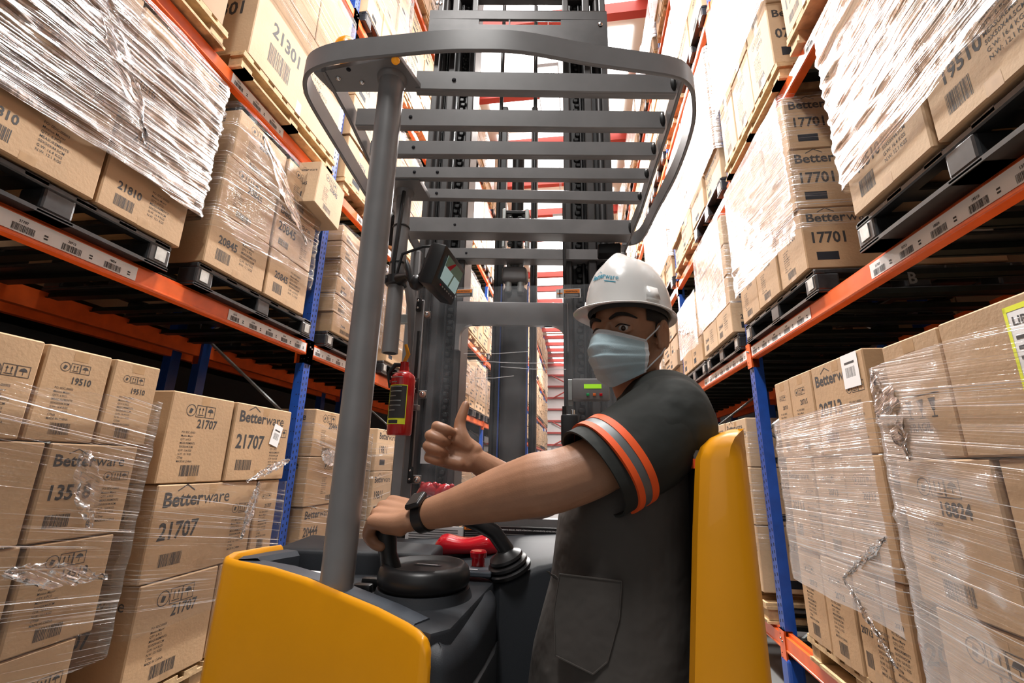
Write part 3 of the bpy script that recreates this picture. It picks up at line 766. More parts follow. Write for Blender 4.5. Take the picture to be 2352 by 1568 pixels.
film('R', 1.35, 2.70, 3.84, 1.38, 2.37, 'filmd', 'film round the middle right shelf 17701 stack', amp=.012, nz=40)
pallet('R', 1.37, 2.68, 3.84, .99, 'plastic', 'black plastic pallet on the middle right shelf beside the blue upright', True)
pN = 'upper right shelf stack on the wooden pallet'
load('R', 1.36, [4.3, 3.75, 3.2, 2.66], [[2.72, 3.1, 3.5, 3.84]]*3, '0736', pN, 'card2', [['plain'], ['plain'], ['plain']] if 0 else None, rows=2, txt=False)
film('R', 1.36, 2.72, 3.84, 3.2, 4.3, 'filmh2', 'film round the upper right stack on the wooden pallet', amp=.012)
pallet('R', 1.36, 2.70, 3.86, 2.52, 'wood', 'wooden pallet on the upper right shelf beside the blue upright', True)
for i, (a, b) in enumerate(((.3, 1.35), (1.5, 2.55))):
    load('R', 1.36, [4.2, 3.6, 3.1, 2.66], [[a, (a+b)/2, b]]*3, '19811', 'upper right shelf, %s load of the nearest bay' % ('near', 'second')[i], 'card2', rows=2, txt=False)
    pallet('R', 1.36, a, b, 2.52, 'wood', 'wooden pallet on the upper right shelf, %s of the nearest bay' % ('nearest', 'second')[i], False)
# -- right rack, second bay
load('R', 1.36, [.42, .02, -.42, -.90], [[4.06, 4.6, 5.06]]*3, '20713', 'lower right stack behind the yellow backrest', 'card2', rows=1)
film('R', 1.36, 4.06, 5.06, -.6, .3, 'film', 'film round the lower right stack behind the backrest', tails=[])
pallet('R', 1.36, 4.04, 5.08, -1.10, 'wood', 'wooden pallet seen between the yellow backrest and blue upright', True)
load('R', 1.34, [2.30, 2.0, 1.7, 1.43, 1.15], [[4.04, 4.5, 5.0]]*4, '20444', 'right middle shelf stack behind the shoulder', 'card2', rows=1, txt=False, styles=['small'])
film('R', 1.34, 4.04, 5.0, 1.4, 2.3, 'filmu', 'film round the right middle shelf stack behind the shoulder')
pallet('R', 1.37, 4.02, 5.04, .99, 'plastic', 'black pallet on the right middle shelf behind the shoulder', True)
load('R', 1.36, [2.0, 1.72, 1.44, 1.15], [[5.14, 5.6, 6.1]]*3, '17701', 'right middle shelf stack behind the helmet', 'card', rows=1, txt=False, styles=['small'])
film('R', 1.36, 5.14, 6.1, 1.35, 2.0, 'film', 'film round the right middle shelf stack behind the helmet', tails=[((6.05, 1.75), (5.4, 1.55), .07)])
pallet('R', 1.37, 5.12, 6.12, .99, 'plastic', 'black pallet on the right middle shelf behind the helmet', True)

# -- everything further along, and the upper shelves
done = {('L', 0, 0), ('L', 0, 1), ('L', 1, 0), ('L', 1, 1), ('L', 0, 2), ('R', 0, 0), ('R', 0, 1), ('R', 1, 1), ('R', 0, 2)}
TOPG = [1.55, 1.12, 1.65, 1.55, 1.45]
rr = random.Random(11)
for side, posts in (('L', POST_L), ('R', POST_R)):
    sn = 'left' if side == 'L' else 'right'; zb = ZBL if side == 'L' else ZB; X = (XL+.05) if side == 'L' else (XR-.04)
    for b in range(1, len(posts)-1):
        y0, y1 = posts[b]+.10, posts[b+1]-.10; half = (y1-y0)/2
        for l in range(5):
            for hf in (0, 1):
                R2 = random.Random('%s%d%d%d' % (side, b, l, hf))
                if (side, b, l) in done and not (side == 'R' and (b, l, hf) == (1, 0, 1)): continue
                a = y0+hf*(half+.02); c = a+half-.04
                if side == 'R' and (b, l) == (1, 0): continue
                z = zb[l]+BH+(0 if True else 0)
                kind = R2.choice(['wood', 'plastic'])
                ph = '%s stack, %s bay, %s rack, %s shelf' % (('near', 'far')[hf], ORD[b], sn, LV[l])
                if in_view([(X, a, z), (X, c, z)]):
                    pallet(side, X, round(a, 3), round(c, 3), z, kind, '%s pallet under the %s' % (('wooden' if kind == 'wood' else 'black plastic'), ph), False)
                Ht = TOPG[l]*R2.uniform(.78, 1.0); nt = R2.choice([3, 4, 4, 5]) if l != 1 else R2.choice([3, 4])
                zs = [z+.145+Ht*(nt-i)/nt for i in range(nt+1)]
                nc = R2.choice([1, 2, 2, 3])
                sh = R2.uniform(-.03, .03)
                cols = [[a+sh*(i % 2)*.3+(c-a)*k/nc for k in range(nc+1)] for i in range(nt)]
                if nc == 1: cols = [[a, c]]*nt
                load(side, X, zs, cols, R2.choice(SKUS), ph, R2.choice(['card', 'card2', 'card2', 'card3'] if l < 2 else ['card2', 'card', 'card2']), rows=1, txt=False, jit=.02, dep=.9)
                if b < 5 and R2.random() < .8 and in_view([(X, a, z+.3), (X, c, z+.3), (X, (a+c)/2, z+Ht)]):
                    film(side, X, a, c, z+.145+Ht*.2, z+.145+Ht, R2.choice(['film', 'filmu', 'filmd', 'filmh2' if l > 1 else 'film']), 'film round the '+ph, nz=10, ny=16, dep=.88, amp=.01, off=.026)
# loads of the nearest bay high up on the left and right
for side, X in (('L', XL+.03), ('R', XR-.03)):
    pass
CART.sort(key=lambda c: -c[0])
rest = MB()
for i, (s_, (w, d, h, st, sku, m), c, lab, side, rot, dist) in enumerate(CART):
    if i < 298:
        o = bpy.data.objects.new('carton', carton_mesh(w, d, h, st, sku, m, 0 if dist < 5.2 else 1)); S.collection.objects.link(o)
        o.location = Vector(c)+Vector((0, 0, H)); o.rotation_euler = (0, 0, (0 if side == 'L' else math.pi)+rot*.5)
        tag(o, lab, 'carton', 'cartons on the shelves')
    else:
        rest.box((c[0], c[1], c[2]+h/2), (d, w-.01, h-.008), m)
        x = c[0]+(d/2+.001)*(1 if side == 'L' else -1); rest.box((x, c[1]-w*.15, c[2]+h*.3), (.002, w*.28, h*.16), 'ink'); rest.box((x, c[1]+w*.05, c[2]+h*.62), (.002, w*.45, h*.09), 'ink')
def sticker_on(lab, side, yw, zw, w, h, rot, kind):
    c = [o for o in bpy.data.objects if o.get('label') == lab]
    if not c: print('NO STICKER HOST', lab); return
    c = c[0]; s = 1 if side == 'L' else -1; me = c.data; xf = max(v.co.x for v in me.vertices)+.0022
    ly = (yw-c.location.y)*s; lz = zw+H-c.location.z
    u = Vector((0, math.cos(rot), math.sin(rot))); v = Vector((0, -math.sin(rot), math.cos(rot)))
    mb = MB(); F = Face(mb, Vector((xf, ly, lz))-u*w/2-v*h/2, u, v, .0006); F.rect(0, 0, w, h, 'paper', 1)
    if kind == 'label': F.barcode(.2*w, .3*h, .6*w, .3*h, 3); F.text('0020000001', .2*w, .7*h, .1, width=.6*w, k=2) if 0 else F.rect(.2*w, .7*h, .6*w, .06*h, 'ink', 2)
    else:
        F.rect(0, 0, w, .06*h, 'lime', 2); F.rect(0, .94*h, w, .06*h, 'lime', 2); F.rect(0, 0, .05*w, h, 'lime', 2)
        F.text('LIBERADO', .1*w, .78*h, .1, width=.8*w, k=2)
        for i in range(5): F.rect(.1*w, (.62-.11*i)*h, (.75 if i % 2 else .5)*w, .04*h, 'ink', 2)
    o = bpy.data.objects.new('label_sticker', mb.mesh('label_sticker')); S.collection.objects.link(o); o.parent = c; o['label'] = 'white printed sticker'
sticker_on('far-end 21707 printed carton, top row, '+pB, 'L', 3.12, .17, .10, .15, -.25, 'label')
sticker_on('far-end 20713 printed carton, top row, '+pK, 'R', 2.42, .50, .15, .17, 0, 'label') if 0 else sticker_on('near-end 20713 printed carton, top row, '+pK, 'R', 2.46, .49, .14, .17, 0, 'label')
sticker_on('near-end 18824 printed carton, top row, '+pL, 'R', 1.36, .34, .20, .26, 0, 'note')
o = rest.build('carton_stacks'); tag(o, 'remaining distant cartons stacked on shelves far along the aisle', 'cartons', kind='stuff')
# dim stock on the rows behind
mb = MB(); r = random.Random(5)
for side in 'LR':
    X = XL-DEP-.30 if side == 'L' else XR+DEP+.30; sg = -1 if side == 'L' else 1
    for l in range(0, 5):
        z = (ZBL if side == 'L' else ZB)[l]+BH+.15; y = -.5
        while y < 9:
            w = r.uniform(.35, .6); top = TOPG[l]*r.uniform(.6, .95); k = r.choice([2, 3, 4])
            for i in range(k): mb.box((X+sg*(.5+r.uniform(0, .03)), y+w/2, z+top*(i+.5)/k), (.9, w-.01, top/k-.01), r.choice(['card3', 'card3', 'card']))  # mostly the darker board, to put the rack interior's shade into the colour
            y += w+(.12 if r.random() < .3 else .01)
        mb.box((X+sg*.5, 4.2, z-.08), (1.0, 9.6, .03), 'deck')  # unbroken panel added under each rear row to keep light out
o = mb.build('back_row_cartons'); tag(o, 'dim cartons standing on the rack rows behind both racks', 'cartons', kind='stuff')

q = onz(2100, 637, .93); mb = MB(); F = Face(mb, (q.x-.03, q.y, q.z-.03), (1, 0, 0), (0, 0, 1)); F.text('B', 0, 0, .085, 'galv')
tag(mb.build('shelf_letter'), 'pale letter B on the dark underside of the right middle shelf', 'letter')

# ------------------------------------------------------------------ the reach truck
C0 = Vector
YAW = math.radians(7.5); EU = Vector((math.cos(YAW), math.sin(YAW), 0)); EV = Vector((-math.sin(YAW), math.cos(YAW), 0))
trk = thing('reach_truck', (-.25, 1.2, -1.5), 'yellow and grey reach truck with a barred overhead guard and tall mast', 'forklift')
TILT = False
def tp(mb, name, label=None, smooth=None, parent=None): 
    if TILT: mb.v = [(x*(1+(x+.30)*.065), y+(x+.30)*.13, z) for x, y, z in mb.v]      # the mast stands square to the turned truck
    if parent is not None: ORG.setdefault(parent, ORG[trk])
    return mb.build(name, parent or trk, label, smooth)

GZ = .95
# overhead guard: outer loop of flat bar
loop = [(-.772, 1.45), (-.765, 1.37), (-.742, 1.15), (-.722, .97), (-.705, .905), (-.672, .862), (-.62, .842), (-.546, .835), (-.424, .836), (-.325, .838), (-.232, .847), (-.119, .866), (.036, .918), (.144, .95), (.242, .980), (.290, 1.01), (.320, 1.07), (.340, 1.185), (.338, 1.392), (.312, 1.62), (.29, 1.82), (.262, 1.89), (.205, 1.90)]
def smooth_path(p, n=5):
    out = []
    for i in range(len(p)-1):
        p0, p1, p2, p3 = [Vector(p[max(0, min(len(p)-1, i+k))]) for k in (-1, 0, 1, 2)]
        for k in range(n):
            t = k/n; out.append(.5*((2*p1)+(p2-p0)*t+(2*p0-5*p1+4*p2-p3)*t*t+(3*p1-p0-3*p2+p3)*t**3))
    out.append(Vector(p[-1])); return out
def ribbon(mb, path, z0, z1, th, m, closed=False):
    rings = []; k = len(path)
    for i, p in enumerate(path):
        a = path[max(0, i-1)]; b = path[min(k-1, i+1)]; t = (b-a).normalized(); nn = Vector((-t.y, t.x))*th/2
        r = .18*(th if th < z1-z0 else z1-z0)
        rings.append([(p.x+nn.x, p.y+nn.y, z0+r), (p.x+nn.x, p.y+nn.y, z1-r), (p.x+nn.x*.5, p.y+nn.y*.5, z1), (p.x-nn.x*.5, p.y-nn.y*.5, z1), (p.x-nn.x, p.y-nn.y, z1-r), (p.x-nn.x, p.y-nn.y, z0+r), (p.x-nn.x*.5, p.y-nn.y*.5, z0), (p.x+nn.x*.5, p.y+nn.y*.5, z0)])
    mb.loft(rings, m)
mb = MB(); ribbon(mb, smooth_path([Vector(p) for p in loop]), GZ, GZ+.062, .011, 'steel'); guard = tp(mb, 'overhead_guard', smooth=40)
mb = MB(); ribbon(mb, [Vector(p) for p in [(-.627, .858), (-.640, 1.015), (-.662, 1.17), (-.70, 1.40), (-.742, 1.90)]], GZ, GZ+.060, .010, 'steel'); tp(mb, 'guard_rail', smooth=40)
mb = MB(); ribbon(mb, [Vector(p) for p in [(.277, 1.0), (.272, 1.18), (.262, 1.38), (.25, 1.65), (.215, 2.02)]], GZ, GZ+.060, .010, 'steel'); tp(mb, 'guard_rail', smooth=40)
SL = [((-.412, .943), (.268, 1.040), .060), ((-.634, 1.050), (.262, 1.170), .060), ((-.650, 1.178), (.255, 1.292), .052), ((-.67, 1.300), (.250, 1.415), .045), ((-.69, 1.42), (.243, 1.550), .041), ((-.71, 1.675), (.236, 1.805), .070), ((-.742, 1.93), (.205, 2.05), .055)]
for i, (a, b, h) in enumerate(SL):
    mb = MB(); ribbon(mb, [Vector(a), Vector(b)], GZ, GZ+h, .010, 'steel')
    d = (Vector(b)-Vector(a)).normalized(); nn = Vector((-d.y, d.x))
    if i >= 5:
        ribbon(mb, [Vector(a)+nn*.035, Vector(b)+nn*.035], GZ+.0, GZ+.012, .075, 'steel')
    else: ribbon(mb, [Vector(a)+nn*.009, Vector(b)+nn*.009], GZ, GZ+.009, .022, 'steel')
    for q in ((.06, .14) if i in (1, 3) else (.10,)):
        p = Vector(a)+d*(q+.02*i); mb.sphere((p.x-nn.x*.006, p.y-nn.y*.006, GZ+h*.5), (.006, .003, .006), 'hole', n=8, k=6)
    mb.sphere((b[0]-.006, b[1]-.004, GZ+h*.5), (.009, .009, h*.42), 'chain', n=8, k=6)
    tp(mb, 'guard_bar', smooth=40)
# corner plates
mb = MB(); mb.prism([(-.655, .862), (-.42, .842), (-.395, .955), (-.64, .925)], GZ+.004, GZ+.018, 'steel', .002)
mb.sphere((-.60, .885, GZ+.003), (.007, .007, .004), 'chrome', n=10, k=6); mb.sphere((-.545, .905, GZ+.003), (.007, .007, .004), 'chrome', n=10, k=6); mb.sphere((-.56, .862, GZ+.003), (.006, .006, .003), 'hole', n=10, k=6)
tp(mb, 'corner_plate', smooth=40)
mb = MB(); mb.prism([(-.71, 1.30), (-.535, 1.32), (-.535, 1.44), (-.73, 1.44)], GZ-.006, GZ+.016, 'steel', .002); tp(mb, 'corner_plate', smooth=40)
# beacon
bl = ony(800, 92, .845); bl.z = 1.035
mb = MB(); q = ony(800, 100, .875); mb.lathe((q.x, q.y, GZ+.06), [(.034, 0), (.034, .018), (.030, .034), (.022, .045), (.008, .05)], 'lens', 20); tp(mb, 'beacon_lamp', 'amber dome lamp', 50)
mb = MB(); q = onz(905, 131, GZ); mb.sphere((q.x, q.y+.01, GZ+.0), (.011, .009, .010), 'lens', n=10, k=8); tp(mb, 'marker_lamp', 'small amber lamp', 50)
# post and camera pole
mb = MB(); mb.tube([(-.462, .905, GZ+.004), (-.462, .905, .4), (-.464, .905, -.5)], .0315, 'steel', 28); mb.lathe((-.462, .905, GZ-.01), [(.0315, 0), (.036, .004), (.038, .014)], 'steel', 24); tp(mb, 'guard_post', smooth=40)
mb = MB(); x, y = -.612, 1.385; n = 24
rings = []
for r, z in ((.0265, .345), (.0265, .64), (.0265, GZ)): rings.append([(x+r*math.cos(2*math.pi*j/n), y+r*math.sin(2*math.pi*j/n), z) for j in range(n)])
rings = [[(x+r*math.cos(2*math.pi*j/n), y+r*math.sin(2*math.pi*j/n), z) for j in range(n)] for r, z in ((.019, .42), (.0225, .345),)]+rings
mb.loft(rings, 'steel'); mb.lathe((x, y, GZ-.03), [(.027, 0), (.031, .01), (.036, .026), (.05, .03)], 'steel'); pole = tp(mb, 'camera_pole', 'round grey tube hanging from the guard', 40)
mb = MB(); mb.tube([(x+.01, y-.028, GZ-.02), (x+.004, y-.031, .8), (x-.004, y-.03, .66), (x+.0, y-.029, .60)], .007, 'black', 8)
for z in (.80, .66): mb.lathe((x, y, z), [(.029, 0), (.030, .003), (.029, .006)], 'black', 20)
tp(mb, 'cable', smooth=60)

# body: yellow rear cover
rim = [(640, 1250, 1.10), (600, 1255, 1.055), (560, 1262, 1.015), (530, 1267, .975), (515, 1275, .945), (517, 1281, .935), (540, 1288, .925), (620, 1303, .905), (700, 1328, .88), (750, 1350, .862), (860, 1396, .825), (925, 1430, .80), (952, 1448, .788), (968, 1466, .780), (977, 1492, .777), (983, 1535, .776)]
pts = [ony(*p) for p in rim]; path = [Vector((p.x, p.y)) for p in pts]; zs = [p.z for p in pts]
mb = MB(); rings = []; k = len(path); TH = .02; inner = []
for i, p in enumerate(path):
    a = path[max(0, i-1)]; b = path[min(k-1, i+1)]; t = (b-a).normalized(); nn = Vector((-t.y, t.x))
    if nn.dot(Vector((-.4, 1.15))-p) < 0: nn = -nn
    q = p+nn*TH; inner.append(q); z = zs[i]
    o1 = p-nn*.012*0
    rings.append([(p.x-nn.x*.02, p.y-nn.y*.02, -1.3), (p.x-nn.x*.006, p.y-nn.y*.006, z-.25), (p.x, p.y, z-.012), (p.x+nn.x*.003, p.y+nn.y*.003, z-.003), (p.x+nn.x*.008, p.y+nn.y*.008, z), (p.x+nn.x*.014, p.y+nn.y*.014, z-.003), (q.x, q.y, z-.012), (q.x, q.y, -1.3)])
rings = [[Vector(v) for v in r] for r in rings]
fine = []
for i in range(len(rings)-1):
    for s_ in range(4): fine.append([rings[i][j].lerp(rings[i+1][j], s_/4) for j in range(8)])
fine.append(rings[-1]); mb.loft(fine, 'yellow'); tp(mb, 'rear_cover', 'yellow painted cover', 50)
# dashboard
din = [(q.x, q.y) for q in inner[::-1]][2:]
dzs = [min(z-.010, -.203) for z in zs[::-1]][2:]
mb = MB(); mb.prism(din+[(-.70, 1.24), (-.30, 1.24), (-.20, 1.16), (-.215, .83)], -1.25, -.262, 'dash', .008); tp(mb, 'dash_body', smooth=35)
mb = MB(); w = .055      # raised blue-grey surround following the rim
inn2 = []
for i, p in enumerate(path):
    a = path[max(0, i-1)]; b = path[min(k-1, i+1)]; t = (b-a).normalized(); nn = Vector((-t.y, t.x))
    if nn.dot(Vector((-.4, 1.15))-p) < 0: nn = -nn
    inn2.append((p+nn*(TH+.001), p+nn*(TH+w), zs[i]))
rings = [[(a.x, a.y, -.30), (a.x, a.y, z-.016), (a.x*.85+b.x*.15, a.y*.85+b.y*.15, z-.008), (a.x*.2+b.x*.8, a.y*.2+b.y*.8, z-.008), (b.x, b.y, z-.018), (b.x, b.y, -.30)] for a, b, z in inn2[:12]]
mb.loft(rings, 'dash2'); tp(mb, 'dash_surround', smooth=40)
mb = MB(); mb.prism([(-.735, 1.10), (-.36, 1.17), (-.36, 1.26), (-.735, 1.26)], -.30, [-.205, -.215, -.205, -.195], 'dash', .012, 3); tp(mb, 'dash_ledge', smooth=40)
mb = MB(); mb.prism([(-.66, .955), (-.50, .93), (-.49, 1.02), (-.60, 1.06), (-.66, 1.03)], -.28, [-.228, -.232, -.245, -.245, -.24], 'dash2', .006); tp(mb, 'tray_lid', smooth=40)
mb = MB(); mb.prism([(-.60, .958), (-.515, .945), (-.505, .985), (-.59, 1.0)], -.24, -.226, 'paper', .002); tp(mb, 'paper_card', 'pale document card')
for a, b in (((838, 1325), (868, 1338)), ((822, 1340), (846, 1352))):
    p = onz(*a, -.245); q = onz(*b, -.245); mb = MB(); mb.rbox(((p.x+q.x)/2, (p.y+q.y)/2, -.250), (.038, .020, .02), 'black', .004); tp(mb, 'dash_switch', smooth=40)
# steering pod, wheel and knob
pod = [(-.445, .872, -.248), (-.38, .842, -.250), (-.30, .810, -.262), (-.235, .785, -.278), (-.205, .80, -.285), (-.188, .88, -.285), (-.183, 1.0, -.275), (-.195, 1.12, -.262), (-.30, 1.17, -.262), (-.42, 1.12, -.262), (-.44, 1.0, -.262)]
pod = smooth_path([Vector(p) for p in pod+pod[:1]], 4)[:-1]
mb = MB(); mb.prism([(p.x, p.y) for p in pod], -.90, [p.z for p in pod], 'dash', .030, 6)
tp(mb, 'steering_pod', smooth=60)
mb = MB(); mb.prism([(-.2145, .845), (-.1785, .875), (-.172, 1.02), (-.18, 1.10)], -.62, -.36, 'black', .006); tp(mb, 'side_panel', 'black glossy inset panel', 40)
wc = Vector((-.322, 1.0, -.25))
mb = MB(); mb.lathe(wc+Vector((0, 0, -.055)), [(.118, 0), (.110, .02), (.099, .045), (.094, .06), (.02, .062)], 'dash', 40); tp(mb, 'wheel_column', smooth=50)
mb = MB(); mb.lathe(wc, [(.072, .002), (.086, .004), (.0935, .016), (.095, .028), (.091, .042), (.083, .050), (.076, .050), (.069, .043), (.05, .042), (.01, .043)], 'black', 48); wheel = tp(mb, 'steering_wheel', smooth=60)
mb = MB(); F = Face(mb, (wc.x-.028, wc.y+.008, wc.z+.0435), (.98, -.1, 0), (.1, .98, 0)); F.rect(0, 0, .058, .012, 'dash2'); F.rect(.006, .004, .046, .004, 'paper', 2); o = tp(mb, 'badge', None, None, wheel)
kb = Vector((-.398, .985, -.20))
mb = MB(); mb.tube([kb+Vector((.012, 0, -.035)), kb+Vector((.008, 0, -.01)), kb+Vector((0, 0, .015)), kb+Vector((-.006, .0, .04)), kb+Vector((-.008, 0, .066))], [.029, .021, .018, .021, .019], 'black', 18); mb.sphere(kb+Vector((-.008, 0, .066)), (.021, .021, .016), 'black'); o = tp(mb, 'steering_knob', None, 50, wheel)
# forward console
mb = MB(); mb.prism([(-.185, 1.13), (-.10, 1.17), (.02, 1.20), (.10, 1.32), (.10, 1.60), (-.72, 1.60), (-.72, 1.27), (-.30, 1.25)], -1.25, [-.268, -.235, -.205, -.195, -.195, -.255, -.255, -.262], 'dash', .012, 3); tp(mb, 'front_console', smooth=40)
mb = MB(); a = ony(1130, 1395, 1.14); b = ony(1250, 1350, 1.19)
mb.tube([a, b], .004, 'black', 6); tp(mb, 'console_seam')
A = ony(996, 1266, 1.36); B = ony(1150, 1266, 1.36); n = 16; rings = []
for i in range(n+1):
    t = i/n; p = A.lerp(B, t); e = min(1, 6*min(t+.02, 1-t+.02))**.6; hh = (.040+.006*math.cos(t*7.5-.6))*e; ww = .036*e+.002
    rings.append(MB().ell(p+Vector((0, 0, hh*.45)), (0, 1, 0), (0, 0, 1), ww, hh*.62, 16, 2.6))
mb = MB(); mb.loft(rings, 'red'); tp(mb, 'red_handle', 'glossy red moulded grip', 60)
mb = MB(); p = ony(1098, 1302, 1.2); mb.lathe(p, [(.019, 0), (.016, .004), (.016, .022), (.020, .023), (.021, .034), (.018, .038), (.004, .039)], 'red', 24); tp(mb, 'stop_button', 'red mushroom button', 40)
mb = MB(); p = ony(1090, 1310, 1.16); mb.rbox((p.x, p.y, p.z-.002), (.09, .06, .012), 'dash2', .003); F = Face(mb, (p.x-.04, p.y-.025, p.z+.0045), (1, 0, 0), (0, 1, 0)); F.rect(.005, .005, .02, .03, 'paper'); F.rect(.03, .01, .02, .006, 'paper'); tp(mb, 'switch_plate')
p = ony(1168, 1298, 1.17); ax = Matrix.Rotation(math.radians(-18), 3, 'Y') @ Matrix.Rotation(math.radians(14), 3, 'X')
mb = MB(); mb.lathe(p, [(.052, -.012), (.053, -.004), (.043, .0), (.048, .004), (.047, .010), (.036, .014), (.041, .018), (.039, .024), (.026, .030), (.018, .036)], 'black', 32, ax); tp(mb, 'lever_boot', smooth=30)
mb = MB(); q1 = ony(1163, 1262, 1.17); q2 = ony(1135, 1222, 1.16); q3 = ony(1100, 1200, 1.15); q4 = ony(1065, 1190, 1.15)
mb.tube([p, q1, q2, q3, q4], [.018, .019, .019, .021, .016], 'black', 16); tp(mb, 'control_lever', smooth=60)
# plates beyond the console
def plate(px0, px1, y0, y1, Y, m, name, label=None, extra=None, th=.008):
    a = ony(px0, y1, Y); b = ony(px1, y1, Y); c_ = ony(px0, y0, Y); mb = MB()
    u = (b-a); u.z = 0; wd = u.length; h = c_.z-a.z
    mb.bb((a.x, Y, a.z), (b.x, Y+th, a.z+h), m)
    if extra:
        F = Face(mb, (a.x, Y-.0005, a.z), (1, 0, 0), (0, 0, 1), .001); extra(F, b.x-a.x, h)
    return tp(mb, name, label)
def e1(F, w, h):
    for i in range(9): F.rect(.06*w, h*(.08+.095*i), w*(.85 if i % 3 else .6), h*.03, 'ink')
plate(928, 1062, 1205, 1262, 1.56, 'paper', 'data_plate', 'white printed data plate', e1)
def e2(F, w, h):
    F.rect(.01*w, .80*h, .20*w, .14*h, 'warn'); F.text('ADVERTENCIA', .03*w, .83*h, .1*h, 'ink', width=.16*w, k=2)
    F.text('PARA UN FUNCIONAMIENTO SEGURO, PRESTE ATENCION A LAS SIGUIENTES ADVERTENCIAS', .23*w, .84*h, .1*h, 'paper', width=.74*w)
    for j in range(3):
        for i in range(9): F.rect(w*(.02+.33*j), h*(.08+.075*i), w*(.28 if (i+j) % 4 else .2), h*.02, 'galv')
    F.frame(0, 0, w, h, .002, 'galv')
plate(1062, 1290, 1204, 1262, 1.555, 'black', 'warning_plate', 'black plate with white warning text', e2)
plate(930, 1300, 1180, 1198, 1.60, 'steel', 'cross_rail', None, None, .04)
# windshield
a = ony(962, 662, 1.60); b = ony(1440, 662, 1.62); zlo = -.20
mb = MB(); mb.prism([(a.x, 1.60), (b.x, 1.62), (b.x, 1.626), (a.x, 1.606)], zlo, a.z, 'clear'); tp(mb, 'windshield', 'clear scratched polycarbonate sheet')
def sticker(px0, px1, y0, y1):
    def ex(F, w, h):
        F.rect(.32*w, .52*h, .64*w, .40*h, 'warn'); F.rect(.32*w, .08*h, .64*w, .40*h, 'ink'); F.rect(.14*w, .1*h, .04*w, .8*h, 'ink'); F.rect(.05*w, .45*h, .22*w, .14*h, 'warn')
        F.text('ADVERTENCIA', .38*w, .62*h, .1, 'ink', width=.5*w, k=2)
        for i in range(3): F.rect(.36*w, h*(.14+.1*i), .55*w, .03*h, 'paper', 2)
    plate(px0, px1, y0, y1, 1.594, 'paper', 'warning_sticker', 'white, orange and black warning sticker', ex, .001)
sticker(1028, 1086, 665, 683); sticker(1277, 1334, 664, 685)
# windshield edge frame and bolts
def vstrip(px, y0, y1, Y, w, th, m, name, label=None):
    a = ony(px, y0, Y); b = ony(px, y1, Y); mb = MB(); x = (a.x+b.x)/2; mb.rbox((x, Y, (a.z+b.z)/2), (w, th, a.z-b.z), m, min(w, th)*.2, 1); return tp(mb, name, label, 40)
vstrip(949, 690, 1180, 1.585, .034, .012, 'steel', 'windshield_frame')
vstrip(957, 760, 895, 1.575, .011, .008, 'black', 'rubber_edge'); vstrip(946, 930, 1110, 1.575, .011, .008, 'black', 'rubber_edge')
for px, py in ((981, 722), (971, 905), (958, 1101)):
    p = ony(px, py, 1.590); mb = MB(); Rm = Matrix.Rotation(math.radians(90), 3, 'X')
    mb.lathe(p, [(.012, 0), (.012, .003), (.008, .005)], 'lip', 20, Rm); mb.lathe(p, [(.007, .004), (.007, .009), (.003, .012)], 'chrome', 12, Rm); tp(mb, 'bolt', smooth=40)
    mb = MB(); mb.rbox((p.x-.012, p.y+.006, p.z), (.05, .006, .03), 'steel', .002, 1); tp(mb, 'bolt_tab')
for px, py in ((962, 700), (955, 885), (943, 1090)):
    p = ony(px, py, 1.572); mb = MB(); mb.rbox(p, (.020, .014, .055), 'black', .005); mb.sphere((p.x, p.y-.008, p.z+.014), .004, 'chrome', n=8, k=6); mb.sphere((p.x, p.y-.008, p.z-.014), .004, 'chrome', n=8, k=6); tp(mb, 'clip', smooth=40)
p = ony(1000, 1048, 1.585); mb = MB(); mb.bb((p.x-.055, 1.588, p.z-.025), (p.x+.055, 1.589, p.z+.03), 'paper'); F = Face(mb, (p.x-.04, 1.5878, p.z-.012), (1, 0, 0), (0, 0, 1)); F.barcode(0, 0, .05, .03, 4); tp(mb, 'barcode_sticker')
for q, (ln) in enumerate(((1065, 1215, 812), (1075, 1290, 828), (1090, 1180, 868), (1150, 1300, 842))):
    a = ony(ln[0], ln[2], 1.598); b = ony(ln[1], ln[2]+(6 if q % 2 else -5), 1.598); mb = MB(); mb.tube([a, (a+b)/2+Vector((0, 0, -.004)), b], .0011, 'paper', 6); tp(mb, 'scratch_line')

